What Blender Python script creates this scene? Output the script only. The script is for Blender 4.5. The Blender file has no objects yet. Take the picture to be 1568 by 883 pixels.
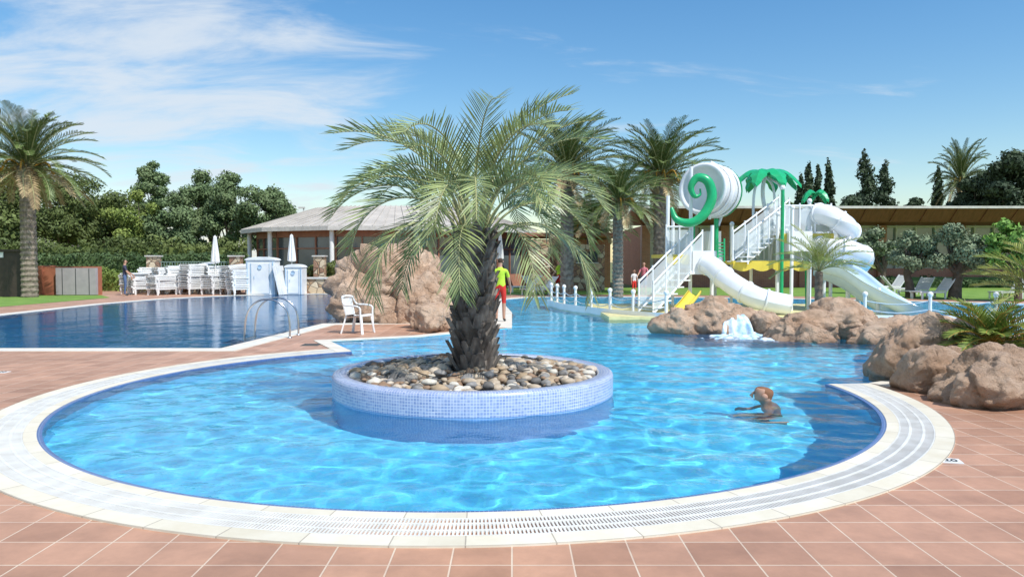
import bpy, bmesh, math, random
import numpy as np
from math import sin, cos, pi, radians, atan2, sqrt
from mathutils import Vector, Matrix, noise
from mathutils.geometry import delaunay_2d_cdt
random.seed(7); rng = np.random.default_rng(7)
scene = bpy.context.scene
F = 1150.0; H = 1.65; PIT = math.atan(41.5/1150)
def _d(u, v):
    x = (u-784)/F; up = (441.5-v)/F
    return Vector((x, cos(PIT)+up*sin(PIT), -sin(PIT)+up*cos(PIT)))
def at(u, v, d):            # survey: bearing + distance -> world position
    r = _d(u, v); t = d/r.y
    return Vector((r.x*t, d, H+r.z*t))
def X(u, d): return (u-784)/F*d
# ------------------------------------------------------------------ mesh builder
class MB:
    def __init__(s): s.v=[]; s.f=[]; s.n=0
    def add(s, verts, faces, mat=0, smooth=False):
        v = np.asarray(verts, dtype=np.float64).reshape(-1,3)
        if isinstance(faces, np.ndarray):
            k = faces.shape[1]; idx = (faces+s.n).ravel(); tot = np.full(len(faces), k)
        else:
            idx = np.array([i for f in faces for i in f])+s.n; tot = np.array([len(f) for f in faces])
        s.v.append(v); s.f.append((idx, tot, mat, smooth)); s.n += len(v)
    def box(s, c, size, mat=0, rz=0, M=None):
        x,y,z = [a/2 for a in size]
        vs = [Vector((a,b,d)) for a in(-x,x) for b in(-y,y) for d in(-z,z)]
        R = M if M is not None else Matrix.Rotation(rz,3,'Z')
        vs = [R@p+Vector(c) for p in vs]
        s.add(vs, [(0,1,3,2),(4,6,7,5),(0,4,5,1),(2,3,7,6),(0,2,6,4),(1,5,7,3)], mat)
    def beam(s, a, b, w, h, mat=0):
        a=Vector(a); b=Vector(b); d=b-a; L=d.length
        q = d.to_track_quat('X','Z').to_matrix()
        s.box((a+b)/2, (L,w,h), mat, M=q)
    def tube(s, pts, rad, mat=0, n=10, smooth=True, caps=True):
        pts=[Vector(p) for p in pts]
        if not hasattr(rad,'__len__'): rad=[rad]*len(pts)
        vs=[]; up=None
        for i,p in enumerate(pts):
            t=(pts[min(i+1,len(pts)-1)]-pts[max(i-1,0)]).normalized()
            if up is None: up = Vector((0,0,1)) if abs(t.z)<.9 else Vector((1,0,0))
            a=(up-t*up.dot(t)).normalized(); b=t.cross(a); up=a
            for k in range(n):
                an=2*pi*k/n; vs.append(p+(a*cos(an)+b*sin(an))*rad[i])
        fs=[]
        for i in range(len(pts)-1):
            for k in range(n):
                k2=(k+1)%n; fs.append((i*n+k,i*n+k2,(i+1)*n+k2,(i+1)*n+k))
        s.add(vs,fs,mat,smooth)
        if caps:
            s.add(vs[:n],[tuple(range(n))[::-1]],mat); s.add(vs[-n:],[tuple(range(n))],mat)
    def lathe(s, prof, c, mat=0, n=32, smooth=True, M=None):
        vs=[];fs=[]
        for r,z in prof:
            for k in range(n):
                p=Vector((r*cos(2*pi*k/n), r*sin(2*pi*k/n), z))
                if M is not None: p=M@p
                vs.append(p+Vector(c))
        for i in range(len(prof)-1):
            for k in range(n):
                k2=(k+1)%n; fs.append((i*n+k,i*n+k2,(i+1)*n+k2,(i+1)*n+k))
        s.add(vs,fs,mat,smooth)
    def mesh(s, name, mats):
        me=bpy.data.meshes.new(name)
        v=np.concatenate(s.v); idx=np.concatenate([f[0] for f in s.f]); tot=np.concatenate([f[1] for f in s.f])
        me.vertices.add(len(v)); me.vertices.foreach_set('co', v.ravel().astype(np.float32))
        me.loops.add(len(idx)); me.loops.foreach_set('vertex_index', idx.astype(np.int32))
        me.polygons.add(len(tot)); st=np.concatenate([[0],np.cumsum(tot)[:-1]])
        me.polygons.foreach_set('loop_start', st.astype(np.int32))
        me.polygons.foreach_set('material_index', np.concatenate([np.full(len(f[1]),f[2]) for f in s.f]).astype(np.int32))
        me.polygons.foreach_set('use_smooth', np.concatenate([np.full(len(f[1]),f[3]) for f in s.f]).astype(bool))
        for m in mats: me.materials.append(m)
        me.update(calc_edges=True); me.validate()
        return me
    def obj(s, name, mats, parent=None, loc=(0,0,0), bevel=0):
        return mkobj(name, s.mesh(name, mats), parent, loc, bevel)
def mkobj(name, me, parent=None, loc=(0,0,0), bevel=0):
    o=bpy.data.objects.new(name, me); scene.collection.objects.link(o); o.location=loc
    if parent: o.parent=parent
    if bevel:
        b=o.modifiers.new('bevel','BEVEL'); b.width=bevel; b.segments=2; b.limit_method='ANGLE'
    return o
def empty(name, loc=(0,0,0)):
    return mkobj(name, None, None, loc)
def recv(o): o.cycles.is_caustics_receiver=True; return o
def bez(pts, n=8):
    """Catmull-Rom through points"""
    P=[Vector(p) for p in pts]; P=[2*P[0]-P[1]]+P+[2*P[-1]-P[-2]]; out=[]
    for i in range(1,len(P)-2):
        for k in range(n):
            t=k/n; a,b,c,d=P[i-1:i+3]
            out.append(.5*((2*b)+(c-a)*t+(2*a-5*b+4*c-d)*t*t+(-a+3*b-3*c+d)*t**3))
    out.append(P[-2]); return out
# ------------------------------------------------------------------ materials
def newmat(name):
    m=bpy.data.materials.new(name); m.use_nodes=True; nt=m.node_tree
    return m, nt, nt.nodes['Principled BSDF'], nt.nodes['Material Output']
def N(nt,t,**k):
    n=nt.nodes.new(t)
    for a,b in k.items():
        if a in n.inputs.keys(): n.inputs[a].default_value=b
        else: setattr(n,a,b)
    return n
def c4(c): return (c[0],c[1],c[2],1)
def mixc(nt, fac, a, b, mode='MIX'):
    m=nt.nodes.new('ShaderNodeMix'); m.data_type='RGBA'; m.blend_type=mode
    for i,val in ((0,fac),(6,a),(7,b)):
        if isinstance(val,(int,float)): m.inputs[i].default_value=val
        elif isinstance(val,tuple): m.inputs[i].default_value=c4(val)
        else: nt.links.new(val, m.inputs[i])
    return m.outputs[2]
def ramp(nt, inp, lo, hi):
    r=nt.nodes.new('ShaderNodeMapRange'); r.inputs[1].default_value=lo; r.inputs[2].default_value=hi
    nt.links.new(inp, r.inputs[0]); return r.outputs[0]
def ramp2(nt, inp, a, b):
    r=nt.nodes.new('ShaderNodeMapRange'); r.inputs[3].default_value=a; r.inputs[4].default_value=b
    nt.links.new(inp, r.inputs[0]); return r.outputs[0]
def M_(name, col, col2=None, scale=4, rough=.6, bump=0, bscale=None, metal=0, island=0, detail=5, stretch=None, transl=0, lo=.35, hi=.65, spec=.4):
    m,nt,p,out=newmat(name); L=nt.links.new
    p.inputs['Roughness'].default_value=rough; p.inputs['Metallic'].default_value=metal
    p.inputs['Specular IOR Level'].default_value=spec
    tc=N(nt,'ShaderNodeTexCoord'); co=tc.outputs['Object']
    if stretch:
        mp=N(nt,'ShaderNodeMapping'); mp.inputs['Scale'].default_value=stretch; L(co,mp.inputs[0]); co=mp.outputs[0]
    c=None
    if col2 is None: col2=tuple(x*.8 for x in col)
    nz=N(nt,'ShaderNodeTexNoise',Scale=scale,Detail=detail); L(co,nz.inputs['Vector'])
    c=mixc(nt, ramp(nt,nz.outputs[0],lo,hi), col, col2)
    if island:
        g=N(nt,'ShaderNodeNewGeometry'); h=N(nt,'ShaderNodeHueSaturation')
        L(c,h.inputs['Color']); L(ramp2(nt,g.outputs['Random Per Island'],1-island,1+island),h.inputs['Value']); c=h.outputs[0]
    L(c,p.inputs['Base Color'])
    if bump:
        n2=N(nt,'ShaderNodeTexNoise',Scale=bscale or scale*3,Detail=8); L(co,n2.inputs['Vector'])
        b=N(nt,'ShaderNodeBump',Strength=1.0,Distance=bump); L(n2.outputs[0],b.inputs['Height']); L(b.outputs[0],p.inputs['Normal'])
    if transl:
        t=N(nt,'ShaderNodeBsdfTranslucent'); L(c,t.inputs['Color']); mx=N(nt,'ShaderNodeMixShader',Fac=transl)
        L(p.outputs[0],mx.inputs[1]); L(t.outputs[0],mx.inputs[2]); L(mx.outputs[0],out.inputs['Surface'])
    return m
def brickmat(name, c1, c2, mortar, bw, rh, ms, offset=0, rough=.6, cyl=None, stain=.25, bump=.002, vec=None, rot=0, var=.2):
    m,nt,p,out=newmat(name); L=nt.links.new; p.inputs['Roughness'].default_value=rough
    tc=N(nt,'ShaderNodeTexCoord'); co=tc.outputs['Object']
    src=co
    if cyl:
        sx=N(nt,'ShaderNodeSeparateXYZ'); L(co,sx.inputs[0])
        at2=N(nt,'ShaderNodeMath',operation='ARCTAN2'); L(sx.outputs[0],at2.inputs[0]); L(sx.outputs[1],at2.inputs[1])
        mu=N(nt,'ShaderNodeMath',operation='MULTIPLY'); L(at2.outputs[0],mu.inputs[0]); mu.inputs[1].default_value=cyl
        ln=N(nt,'ShaderNodeVectorMath',operation='LENGTH'); cb0=N(nt,'ShaderNodeCombineXYZ'); L(sx.outputs[0],cb0.inputs[0]); L(sx.outputs[1],cb0.inputs[1]); L(cb0.outputs[0],ln.inputs[0])
        sb=N(nt,'ShaderNodeMath',operation='SUBTRACT'); L(sx.outputs[2],sb.inputs[0]); L(ln.outputs['Value'],sb.inputs[1])
        cb=N(nt,'ShaderNodeCombineXYZ'); L(mu.outputs[0],cb.inputs[0]); L(sb.outputs[0],cb.inputs[1]); src=cb.outputs[0]
    elif vec=='XZ':
        sx=N(nt,'ShaderNodeSeparateXYZ'); L(co,sx.inputs[0]); cb=N(nt,'ShaderNodeCombineXYZ')
        ad=N(nt,'ShaderNodeMath',operation='ADD'); L(sx.outputs[0],ad.inputs[0]); L(sx.outputs[1],ad.inputs[1])
        L(ad.outputs[0],cb.inputs[0]); L(sx.outputs[2],cb.inputs[1]); src=cb.outputs[0]
    elif rot:
        mp=N(nt,'ShaderNodeMapping'); mp.inputs['Rotation'].default_value=(0,0,rot); L(co,mp.inputs[0]); src=mp.outputs[0]
    b=N(nt,'ShaderNodeTexBrick',offset=offset,squash=1.0); L(src,b.inputs['Vector'])
    for k,vv in (('Scale',1),('Brick Width',bw),('Row Height',rh),('Mortar Size',ms),('Mortar Smooth',.2),('Bias',0)): b.inputs[k].default_value=vv
    b.inputs['Color1'].default_value=c4(c1); b.inputs['Color2'].default_value=c4(c2); b.inputs['Mortar'].default_value=c4(mortar)
    nz=N(nt,'ShaderNodeTexNoise',Scale=2.3,Detail=9,Roughness=.7); L(co,nz.inputs['Vector'])
    c=mixc(nt, stain, b.outputs[0], nz.outputs[0], 'OVERLAY') if stain else b.outputs[0]
    nb=N(nt,'ShaderNodeTexNoise',Scale=.45,Detail=6); L(co,nb.inputs['Vector'])
    h=N(nt,'ShaderNodeHueSaturation'); L(c,h.inputs['Color']); L(ramp2(nt,nb.outputs[0],1-var,1+var),h.inputs['Value']); c=h.outputs[0]
    L(c,p.inputs['Base Color'])
    if bump:
        bp=N(nt,'ShaderNodeBump',Strength=1,Distance=bump,invert=True); L(b.outputs['Fac'],bp.inputs['Height']); L(bp.outputs[0],p.inputs['Normal'])
    return m
deck_m=brickmat('terracotta_tiles',(.49,.272,.175),(.36,.19,.118),(.62,.48,.36),.335,.335,.0055,rough=.5,stain=.5,var=.3)
white=M_('white_plastic',(.80,.80,.78),(.70,.71,.70),scale=2,rough=.35)
whitegl=M_('white_fibreglass',(.84,.86,.87),(.75,.78,.81),scale=1.2,rough=.2)
stone=brickmat('limestone_coping',(.70,.65,.53),(.62,.57,.45),(.40,.35,.28),.5,5.3,.004,rough=.7,stain=.35,cyl=5.0,var=.12)
stone2=M_('cream_coping',(.70,.66,.57),(.60,.55,.46),scale=3,rough=.7,bump=.002,bscale=40)
grate_m=M_('grate_plastic',(.74,.74,.70),(.62,.61,.56),scale=5,rough=.45)
dark=M_('gutter_dark',(.06,.07,.07),rough=.8)
navy=brickmat('navy_mosaic',(.05,.10,.28),(.08,.16,.38),(.25,.33,.5),.03,.03,.003,cyl=4.7,rough=.3,stain=.1)
mosaic=brickmat('pale_mosaic',(.36,.42,.60),(.22,.29,.50),(.55,.60,.69),.034,.034,.0032,cyl=1.77,rough=.25,stain=.2,bump=.001,var=.12)
mosaic2=brickmat('blue_mosaic',(.12,.26,.52),(.16,.32,.60),(.28,.42,.62),.034,.034,.003,cyl=1.77,rough=.25,stain=.15,bump=.001,var=.1)
def poolfloor(name,a,b,sc=1.1,k=.15):
    m,nt,p,out=newmat(name); L=nt.links.new; p.inputs['Roughness'].default_value=.5
    tc=N(nt,'ShaderNodeTexCoord'); co=tc.outputs['Object']
    nz=N(nt,'ShaderNodeTexNoise',Scale=sc,Detail=3,Distortion=.4,Roughness=.5); L(co,nz.inputs['Vector'])
    c=mixc(nt,ramp(nt,nz.outputs[0],.38,.62),a,b)
    vo=N(nt,'ShaderNodeTexVoronoi',Scale=30); L(co,vo.inputs['Vector'])
    c=mixc(nt,k,c,vo.outputs['Color'],'OVERLAY')
    L(c,p.inputs['Base Color']); return m
floor1=poolfloor('azure_mosaic',(.125,.64,.91),(.15,.69,.93))
floor2=poolfloor('deep_blue_mosaic',(.02,.24,.48),(.03,.29,.55))
def water_mat(name,tint,amp,sc):
    m,nt,p,out=newmat(name); L=nt.links.new; nt.nodes.remove(p)
    tc=N(nt,'ShaderNodeTexCoord'); co=tc.outputs['Object']
    n2=N(nt,'ShaderNodeTexNoise',Scale=sc,Detail=3,Distortion=.8); L(co,n2.inputs['Vector'])
    b=N(nt,'ShaderNodeBump',Strength=1,Distance=amp); L(n2.outputs[0],b.inputs['Height'])
    fr=N(nt,'ShaderNodeFresnel',IOR=1.33); L(b.outputs[0],fr.inputs['Normal'])
    g=N(nt,'ShaderNodeBsdfGlossy',Roughness=.02); L(b.outputs[0],g.inputs['Normal'])
    rf=N(nt,'ShaderNodeBsdfRefraction',IOR=1.33,Roughness=.0); rf.inputs[0].default_value=c4(tint)
    mx=N(nt,'ShaderNodeMixShader'); L(fr.outputs[0],mx.inputs[0]); L(rf.outputs[0],mx.inputs[1]); L(g.outputs[0],mx.inputs[2])
    L(mx.outputs[0],out.inputs['Surface']); return m
water1=water_mat('pool_water',(.93,.99,1),.009,7)
water2=water_mat('pool_water_deep',(.75,.93,.98),.006,5)
lawn_m=M_('lawn_grass',(.12,.24,.035),(.20,.32,.06),scale=1.5,rough=.9,bump=.03,bscale=30,detail=8)
earth_m=M_('ground_earth',(.20,.19,.09),(.12,.15,.05),scale=.3,rough=.95,detail=8)
rock_m,nt,p,out=newmat('artificial_rock')
def build_rock():
    L=nt.links.new; p.inputs['Roughness'].default_value=.85
    tc=N(nt,'ShaderNodeTexCoord'); co=tc.outputs['Object']
    a=N(nt,'ShaderNodeTexNoise',Scale=1.8,Detail=8,Roughness=.65); L(co,a.inputs[0])
    c=mixc(nt,ramp(nt,a.outputs[0],.35,.65),(.69,.51,.37),(.52,.33,.21))
    b=N(nt,'ShaderNodeTexNoise',Scale=8,Detail=12,Roughness=.78); L(co,b.inputs[0])
    c=mixc(nt,ramp(nt,b.outputs[0],.52,.80),c,(.32,.19,.11))
    sx=N(nt,'ShaderNodeSeparateXYZ'); L(co,sx.inputs[0])
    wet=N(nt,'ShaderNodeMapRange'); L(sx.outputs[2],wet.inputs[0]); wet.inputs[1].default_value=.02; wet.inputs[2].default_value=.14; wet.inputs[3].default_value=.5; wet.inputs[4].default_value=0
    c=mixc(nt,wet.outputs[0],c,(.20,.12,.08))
    L(c,p.inputs['Base Color'])
    v=N(nt,'ShaderNodeTexVoronoi',Scale=1.5,feature='DISTANCE_TO_EDGE'); mxv=N(nt,'ShaderNodeVectorMath',operation='ADD'); L(co,mxv.inputs[0]); L(a.outputs['Color'],mxv.inputs[1]); L(mxv.outputs[0],v.inputs[0])
    h=N(nt,'ShaderNodeMath',operation='MULTIPLY_ADD'); L(ramp(nt,v.outputs[0],0,.10),h.inputs[0]); h.inputs[1].default_value=.35; L(b.outputs[0],h.inputs[2])
    bp=N(nt,'ShaderNodeBump',Strength=1,Distance=.10); L(h.outputs[0],bp.inputs['Height']); L(bp.outputs[0],p.inputs['Normal'])
build_rock()
bark=M_('bark',(.16,.12,.09),(.09,.07,.05),scale=6,rough=.95,bump=.02)
palmbark=M_('palm_bark',(.30,.25,.19),(.15,.12,.095),scale=7,rough=.95,bump=.03,island=.25)
butiabark=M_('butia_boots',(.22,.195,.17),(.09,.075,.065),scale=9,rough=.95,bump=.01,island=.55,stretch=(1,1,.4))
frond_b=M_('butia_frond',(.31,.36,.15),(.20,.26,.09),scale=1.5,rough=.42,island=.5,transl=.25,spec=.6)
frond_g=M_('date_frond',(.135,.185,.05),(.08,.12,.03),scale=.8,rough=.45,island=.4)
frond_d=M_('dry_frond',(.40,.31,.16),(.27,.20,.11),scale=2,rough=.8,island=.3)
frond_y=M_('young_frond',(.36,.38,.10),(.22,.29,.07),scale=3,rough=.5,island=.3,transl=.3)
rach=M_('rachis',(.40,.41,.20),(.30,.30,.14),rough=.5)
def leafm(n,a,b,isl=.3): return M_(n,a,b,scale=.5,rough=.7,island=isl)
l_pine=leafm('pine_needles',(.075,.105,.027),(.135,.17,.045))
l_poplar=leafm('poplar_leaves',(.095,.15,.055),(.165,.22,.095))
l_bush=leafm('bush_leaves',(.15,.21,.04),(.21,.26,.055))
l_cyp=leafm('cypress_leaves',(.028,.052,.025),(.055,.085,.035))
l_olive=leafm('olive_leaves',(.17,.22,.12),(.25,.30,.18),.4)
l_mulb=leafm('mulberry_leaves',(.13,.26,.04),(.19,.33,.06),.4)
l_hedge=leafm('hedge_leaves',(.045,.09,.03),(.08,.125,.04))
# ------------------------------------------------------------------ world, sun, camera
SUN=Vector((.72,-.69,0)).normalized(); EL=radians(54)
w=bpy.data.worlds.new('World'); scene.world=w; w.use_nodes=True; nt=w.node_tree; bg=nt.nodes['Background']
sky=N(nt,'ShaderNodeTexSky',sky_type='NISHITA',sun_disc=False,sun_elevation=EL,sun_rotation=atan2(SUN.x,SUN.y)%(2*pi),air_density=1.25,dust_density=.3,ozone_density=3.2)
L=nt.links.new
tc=N(nt,'ShaderNodeTexCoord'); sx=N(nt,'ShaderNodeSeparateXYZ'); L(tc.outputs['Generated'],sx.inputs[0])
def mth(op,a,b=None,c=None):
    n=nt.nodes.new('ShaderNodeMath'); n.operation=op
    for i,v in enumerate((a,b,c)):
        if v is None: continue
        if isinstance(v,(int,float)): n.inputs[i].default_value=v
        else: L(v,n.inputs[i])
    return n.outputs[0]
zz=mth('ADD',mth('MAXIMUM',sx.outputs[2],0),.22)
cx=mth('DIVIDE',sx.outputs[0],zz); cy=mth('DIVIDE',sx.outputs[1],zz)
cb=N(nt,'ShaderNodeCombineXYZ'); L(cx,cb.inputs[0]); L(cy,cb.inputs[1])
mp=N(nt,'ShaderNodeMapping'); mp.inputs['Rotation'].default_value=(0,0,radians(-35)); mp.inputs['Scale'].default_value=(1.0,2.1,1); L(cb.outputs[0],mp.inputs[0])
n1=N(nt,'ShaderNodeTexNoise',Scale=1.7,Detail=12,Roughness=.6,Distortion=.5); L(mp.outputs[0],n1.inputs[0])
n2=N(nt,'ShaderNodeTexNoise',Scale=.6,Detail=3); L(cb.outputs[0],n2.inputs[0])
azl=N(nt,'ShaderNodeMapRange',interpolation_type='SMOOTHSTEP'); L(mth('DIVIDE',sx.outputs[0],mth('MAXIMUM',mth('ABSOLUTE',sx.outputs[1]),.05)),azl.inputs[0])
azl.inputs[1].default_value=.12; azl.inputs[2].default_value=-.40; azl.inputs[3].default_value=-.13; azl.inputs[4].default_value=.13
s=mth('ADD',n1.outputs[0],azl.outputs[0]); s=mth('ADD',s,mth('MULTIPLY',mth('SUBTRACT',n2.outputs[0],.5),.35))
mr=N(nt,'ShaderNodeMapRange',interpolation_type='SMOOTHSTEP'); L(s,mr.inputs[0]); mr.inputs[1].default_value=.45; mr.inputs[2].default_value=.76; mr.inputs[4].default_value=.85
hs=N(nt,'ShaderNodeHueSaturation',Saturation=1.3,Value=1.06); L(sky.outputs[0],hs.inputs['Color'])
col=mixc(nt, mr.outputs[0], hs.outputs[0], (5.3,5.8,6.35))
L(col,bg.inputs[0]); bg.inputs[1].default_value=.142
sd=bpy.data.lights.new('sun','SUN'); sd.energy=5.0; sd.angle=radians(.5); sd.color=(1,.97,.92); sd.cycles.is_caustics_light=True
so=mkobj('sun',sd); dirv=Vector((SUN.x*cos(EL),SUN.y*cos(EL),sin(EL))); so.rotation_euler=dirv.to_track_quat('Z','Y').to_euler(); so.location=(10,-10,30)
cd=bpy.data.cameras.new('camera'); co_=mkobj('camera',cd); cd.sensor_width=36; cd.lens=F/1568*36; cd.clip_end=3000; cd.clip_start=.05
co_.location=(0,0,H); co_.rotation_euler=(pi/2-PIT,0,0); scene.camera=co_
scene.view_settings.view_transform='Standard'; scene.view_settings.look='None'; scene.view_settings.exposure=0
# ------------------------------------------------------------------ pools and ground
C=Vector((-.49,9.58)); R=4.74
arc=[(C.x+R*cos(radians(a)),C.y+R*sin(radians(a))) for a in np.linspace(5,-239,160)]
main=arc+[(-3.75,15.4),(-2.0,16.3),(-1.2,17.2),(-.12,18.5),(0,24),(-.5,32),(1,34.5),(6,34.6),(12,33),(20,28.8),(26,26),(26,18),(12,17.3),(8.2,15.2),(6.8,13.2),(5.7,10.6),(4.8,10.05)]
left=[(-15.3,14.15),(-5.5,14.15),(-5.0,19.8),(-2.6,20.2),(-3,24),(-5,30),(-7.5,37.4),(-10,38),(-13.2,36.3),(-15.1,33),(-15.7,29)]
def insideN(P_,poly):
    x=P_[:,0];y=P_[:,1]; r=np.zeros(len(P_),bool); j=len(poly)-1
    for i in range(len(poly)):
        xi,yi=poly[i]; xj,yj=poly[j]
        if yi!=yj: r^=((yi>y)!=(yj>y))&(x<(xj-xi)*(y-yi)/(yj-yi)+xi)
        j=i
    return r
def sheet(name,outer,holes,z,mat,parent=None,pts=None,hf=None,smooth=False):
    vs=[];es=[]
    for poly in [outer]+holes:
        o=len(vs); vs+= [Vector(p) for p in poly]; n=len(poly); es+=[(o+i,o+(i+1)%n) for i in range(n)]
    if pts is not None: vs+=[Vector((float(a),float(b))) for a,b in pts]
    r=delaunay_2d_cdt(vs,es,[],0,1e-5)
    V=np.array([(v.x,v.y) for v in r[0]]); fs=np.array([f[:3] for f in r[2]])
    c=V[fs].mean(1); k=insideN(c,outer)
    for h in holes: k&=~insideN(c,h)
    fs=fs[k]; a,b,d=V[fs[:,0]],V[fs[:,1]],V[fs[:,2]]
    cr=(b[:,0]-a[:,0])*(d[:,1]-a[:,1])-(b[:,1]-a[:,1])*(d[:,0]-a[:,0]); fs[cr<0]=fs[cr<0][:,::-1]
    m=MB(); m.add([(x,y,z if hf is None else hf(x,y)) for x,y in V],fs,0,smooth); return m.obj(name,[mat],parent)
Q=lambda x0,y0,x1,y1:[(x0,y0),(x1,y0),(x1,y1),(x0,y1)]
sheet('ground',Q(-700,-300,700,1200),[main,left],0,earth_m)
sheet('pool_deck_paving',Q(-45,-12,45,43.5),[main,left],.004,deck_m)
sheet('lawn',[(-60,24),(-18.6,24),(-18.2,34.0),(-20,36.5),(-60,37)],[],.010,lawn_m)
sheet('lawn',[(-.5,36.8),(6,37),(13,35.5),(21,31),(40,24),(60,30),(60,47.5),(-.5,47.5)],[],.010,lawn_m)
island=[(C.x+1.765*cos(a),C.y+1.765*sin(a)) for a in np.linspace(0,2*pi,96,endpoint=False)]
def gridpts(x0,x1,y0,y1,st,poly,holes):
    gx,gy=np.meshgrid(np.arange(x0,x1,st),np.arange(y0,y1,st)); P_=np.stack([gx.ravel(),gy.ravel()],1)
    P_=P_+rng.uniform(-.12,.12,P_.shape)*st
    k=insideN(P_,poly)
    for h in holes: k&=~insideN(P_,h)
    return P_[k]
def pool(name,poly,depth,fm,wm,holes,pts,hf):
    e=empty(name)
    wo=sheet('water',poly,holes,-.006,wm,e,pts,hf,True); wo.cycles.is_caustics_caster=True
    recv(sheet('floor',poly,[],-depth,fm,e))
    m=MB(); n=len(poly)
    m.add([(x,y,.003) for x,y in poly]+[(x,y,-depth) for x,y in poly],[(i,(i+1)%n,n+(i+1)%n,n+i) for i in range(n)])
    recv(m.obj('pool_wall',[fm],e))
def wave1(x,y):
    k=1.0+.3*max(0,min(1,(x-.0)/2)); f=1 if y<15.5 else .0
    return -.008+k*(.019*noise.noise(Vector((x*1.5,y*1.9,0)))+.0105*noise.noise(Vector((x*3.3+5,y*3.8,3)))+f*.0035*noise.noise(Vector((x*6.5+5,y*7.4,8))))
def wave2(x,y): return -.006+.007*noise.noise(Vector((x*1.1,y*1.3,7)))+.003*noise.noise(Vector((x*2.7,y*3,1)))
gp=np.concatenate([gridpts(-6,8,4,15.5,.05,main,[island]),gridpts(-5,27,15.5,36,.16,main,[])])
pool('lagoon_pool',main,1.0,floor1,water1,[island],gp,wave1)
pool('swimming_pool',left,1.5,floor2,water2,[],gridpts(-16,-2,14,39,.16,left,[]),wave2)
def strip(m,path,o1,o2,z1,zb,mat,side=1,z2=None,closed=False):
    P=[Vector(p[:2]) for p in path]; n=len(P); z2=z1 if z2 is None else z2
    A=[];B=[]
    for i,p_ in enumerate(P):
        if closed: a=P[i-1]; b=P[(i+1)%n]
        else: a=P[max(i-1,0)]; b=P[min(i+1,n-1)]
        d1=(p_-a).normalized() if (p_-a).length else (b-p_).normalized()
        d2=(b-p_).normalized() if (b-p_).length else d1
        t=(d1+d2).normalized(); nn=Vector((-t.y,t.x))*side; k=1/max(.5,Vector((-d1.y,d1.x)).dot(nn*side))
        A.append(p_+nn*o1*k); B.append(p_+nn*o2*k)
    vs=[(a.x,a.y,z1) for a in A]+[(b.x,b.y,z2) for b in B]+[(a.x,a.y,zb) for a in A]+[(b.x,b.y,zb) for b in B]
    fs=[]; 
    for i in range(n if closed else n-1):
        j=(i+1)%n
        fs+=[(i,j,n+j,n+i),(i,2*n+i,2*n+j,j),(n+i,n+j,3*n+j,3*n+i)]
    if not closed: fs+=[(0,n,3*n,2*n),(n-1,3*n-1,4*n-1,2*n-1)]
    m.add(vs,fs,mat)
ring=empty('pool_edge_ring',(C.x,C.y,0))
loc=[(x-C.x,y-C.y) for x,y in arc]
m=MB(); strip(m,loc,-.045,0,.010,-.45,0,1,z2=.012); recv(m.obj('mosaic_edge',[navy],ring))
m=MB(); strip(m,loc,.0,.11,.016,-.1,0); strip(m,loc,.42,.58,.016,-.1,0); m.obj('stone_border',[stone],ring)
m=MB(); strip(m,loc,.11,.42,-.03,-.1,0); m.obj('gutter',[dark],ring)
m=MB(); nb=860
for i in range(nb):
    a=radians(5-244*(i+.5)/nb)
    for r0,r1 in ((.113,.20),(.215,.315),(.33,.417)):
        m.box(((R+(r0+r1)/2)*cos(a),(R+(r0+r1)/2)*sin(a),.006),(r1-r0,.0130,.018),0,rz=a)
for r0,r1 in ((.196,.219),(.311,.334),(.111,.122),(.408,.419)): strip(m,loc,r0,r1,.0165,-.02,0)
m.obj('overflow_grate',[grate_m],ring)
cop=empty('pool_coping')
m=MB(); strip(m,left,0,.16,.014,-.1,0,-1,closed=True); strip(m,left,.16,.36,.011,-.1,1,-1,closed=True); strip(m,left,.36,.46,.014,-.1,0,-1,closed=True)
m.obj('swimming_pool_edge',[stone2,grate_m],cop)
m=MB(); strip(m,[(-2.95,13.7),(-3.75,15.4),(-2.0,16.3),(-1.2,17.2)],0,.28,.020,-.1,0,1)
strip(m,[(0,18.6),(0,24),(-.5,32),(1,34.5),(6,34.6),(12,33),(20,28.8),(26,26)],0,.5,.014,-.1,0,1)
strip(m,[(5.7,10.6),(4.8,10.05)],0,.3,.020,-.1,0,1)
m.obj('lagoon_edge',[stone2],cop)
# planter island
pl=empty('palm_planter',(C.x,C.y,0))
m=MB(); zt=.27
m.lathe([(1.77,.012),(1.77,zt-.045),(1.76,zt-.015),(1.735,zt),(1.60,zt),(1.575,zt-.02),(1.575,.05)],(0,0,0),0,n=128)
m.lathe([(1.768,-1.02),(1.768,.012)],(0,0,0),1,n=128)
recv(m.obj('mosaic_wall',[mosaic,mosaic2],pl))
m=MB(); m.lathe([(1.6,.16),(.9,.21),(.3,.26),(.001,.27)],(0,0,0),0,n=48); m.obj('soil',[M_('planter_soil',(.12,.09,.06),(.07,.05,.035),scale=8,rough=.95,bump=.02)],pl)
peb,ntp,pp,_=newmat('river_stones')
g=N(ntp,'ShaderNodeNewGeometry'); cr=N(ntp,'ShaderNodeValToRGB'); ntp.links.new(g.outputs['Random Per Island'],cr.inputs[0])
cols=[(0,(.42,.34,.25)),(.2,(.25,.16,.10)),(.32,(.50,.42,.33)),(.5,(.14,.13,.12)),(.65,(.38,.28,.18)),(.8,(.24,.23,.22)),(.94,(.58,.54,.46))]
cr.color_ramp.interpolation='CONSTANT'
while len(cr.color_ramp.elements)<len(cols): cr.color_ramp.elements.new(.5)
for e_,(ps,cc) in zip(cr.color_ramp.elements,cols): e_.position=ps; e_.color=c4(cc)
tcp=N(ntp,'ShaderNodeTexCoord'); np_=N(ntp,'ShaderNodeTexNoise',Scale=25,Detail=6); ntp.links.new(tcp.outputs['Object'],np_.inputs[0])
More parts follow.
